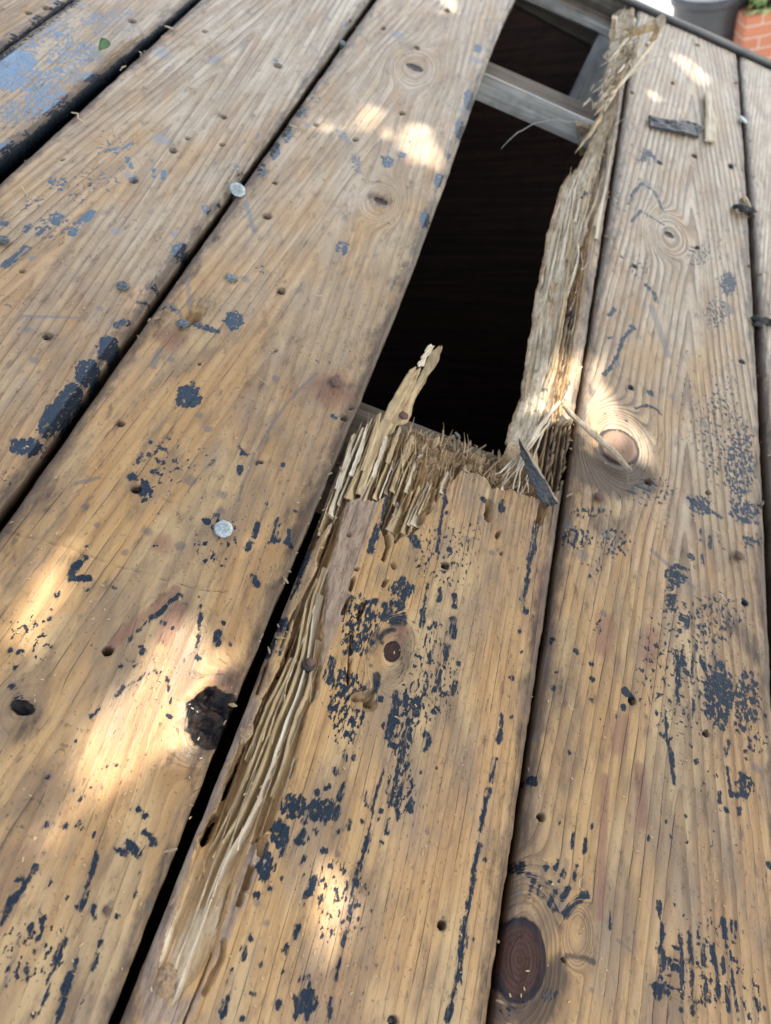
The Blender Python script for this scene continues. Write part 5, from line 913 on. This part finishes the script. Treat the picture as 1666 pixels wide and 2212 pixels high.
# ------------------------------------------------------------------ the tree whose crown shades the roof (its gaps make the sun flecks)
FLECK = [  # photograph x, y, rx, ry, turn in degrees
    (50, 1312, 66, 46, 0), (385, 1440, 44, 66, -15), (325, 1515, 44, 38, 0), (255, 1600, 58, 84, 12), (228, 1715, 44, 56, 0), (262, 1815, 60, 38, 0), (702, 200, 14, 14, 0), (905, 300, 26, 24, 0), (925, 325, 26, 22, 30), (800, 258, 30, 12, 10), (655, 280, 22, 16, 30), (672, 135, 20, 10, 20), (1235, 810, 34, 26, 0), (1225, 850, 24, 28, 0), (1275, 875, 22, 36, -20), (1262, 755, 10, 36, 8), (1325, 950, 22, 18, 0), (1215, 760, 12, 16, 0), (1265, 1092, 26, 12, 10), (1440, 1000, 26, 14, 10), (1478, 135, 20, 8, 30), (1508, 158, 18, 8, 30), (1425, 215, 20, 7, 40), (940, 5, 30, 12, 10), (10, 775, 24, 30, 0), (700, 1930, 66, 62, 0), (770, 2060, 50, 60, 0), (1180, 1140, 18, 26, 0), (1640, 1500, 30, 16, 30), (640, 1850, 40, 40, 0)]
SHC = R @ Vector((.10, .65, 0)); SR = RI.to_3x3()
fl = [(a, b, rx*(1.25 if rx < 45 else 1.02), ry*(1.25 if rx < 45 else 1.06), math.cos(math.radians(t)), math.sin(math.radians(t))) for a, b, rx, ry, t in FLECK]
def shades_fleck(c):
    for q in list(c)+[(np.array(c[0])+np.array(c[-1]))/2, sum(np.array(z) for z in c)/len(c)]:
        p = SR @ Vector(q); t = p.z/SUN.z; X, Y = p.x-SUN.x*t, p.y-SUN.y*t
        if not (-.8 < X < .8 and -.3 < Y < 1.8): continue
        x, y = proj(X, Y)
        if y > 4000: continue
        for a, b, rx, ry, cs, sn in fl:
            u = ((x-a)*cs+(y-b)*sn)/rx; w = (-(x-a)*sn+(y-b)*cs)/ry
            if u*u+w*w < 1: return True
    return False
r = np.random.default_rng(5); v = []; f = []
for i in range(18500):
    X, Y = r.uniform(-.85, .95), r.uniform(-.45, 1.95); h = r.uniform(1.3, 1.9); base = Vector((X, Y, 0)) + SUN*(h/SUN.z)
    q = np.array(R @ base); d1 = r.normal(0, 1, 3); d1[2] *= .5; d1 /= np.linalg.norm(d1); d2 = np.cross(d1, np.array((0, 0, 1.0))+r.normal(0, .5, 3)); d2 /= np.linalg.norm(d2); s = r.uniform(.032, .062)
    c = [q-d1*s, q-d1*s*.2+d2*s*.55, q+d1*s*.45+d2*s*.4, q+d1*s, q+d1*s*.45-d2*s*.4, q-d1*s*.2-d2*s*.55]
    if shades_fleck(c): continue
    k = len(v); v += [tuple(z) for z in c]; f.append(tuple(range(k, k+6)))
cr = R @ (Vector((.05, .75, 0)) + SUN*(1.6/SUN.z))
tp = Vector((3.1, 1.3, GZ)); root = empty('tree', tp); tag(root, 'leafy tree standing to the right of the shed, its crown shading the roof', 'tree', kind='thing')
me = bpy.data.meshes.new('crown'); me.from_pydata(v, [], f); part('crown', me, 'crown', root)
pts = [tp, tp+Vector((-.1, .05, 1.2)), tp+Vector((-.35, .1, 2.4)), tp+(cr-tp)*.62+Vector((0, 0, .9)), cr+Vector((.5, .1, .15))]
part('trunk', tube(resample(pts, 16), list(np.linspace(.13, .05, 16)), 12, .06), 'bark', root)
for i in range(7):
    e_ = cr + Vector((r.uniform(-.9, .7), r.uniform(-.9, .9), r.uniform(-.2, .4)))
    if not shades_fleck([cr+(e_-cr)*k/12 for k in range(13)]): part('limb', tube(resample([cr+Vector((.5, .1, .15)), (cr+e_)/2+Vector((0, 0, .05)), e_], 8), list(np.linspace(.022, .006, 8)), 7, .1), 'bark', root)
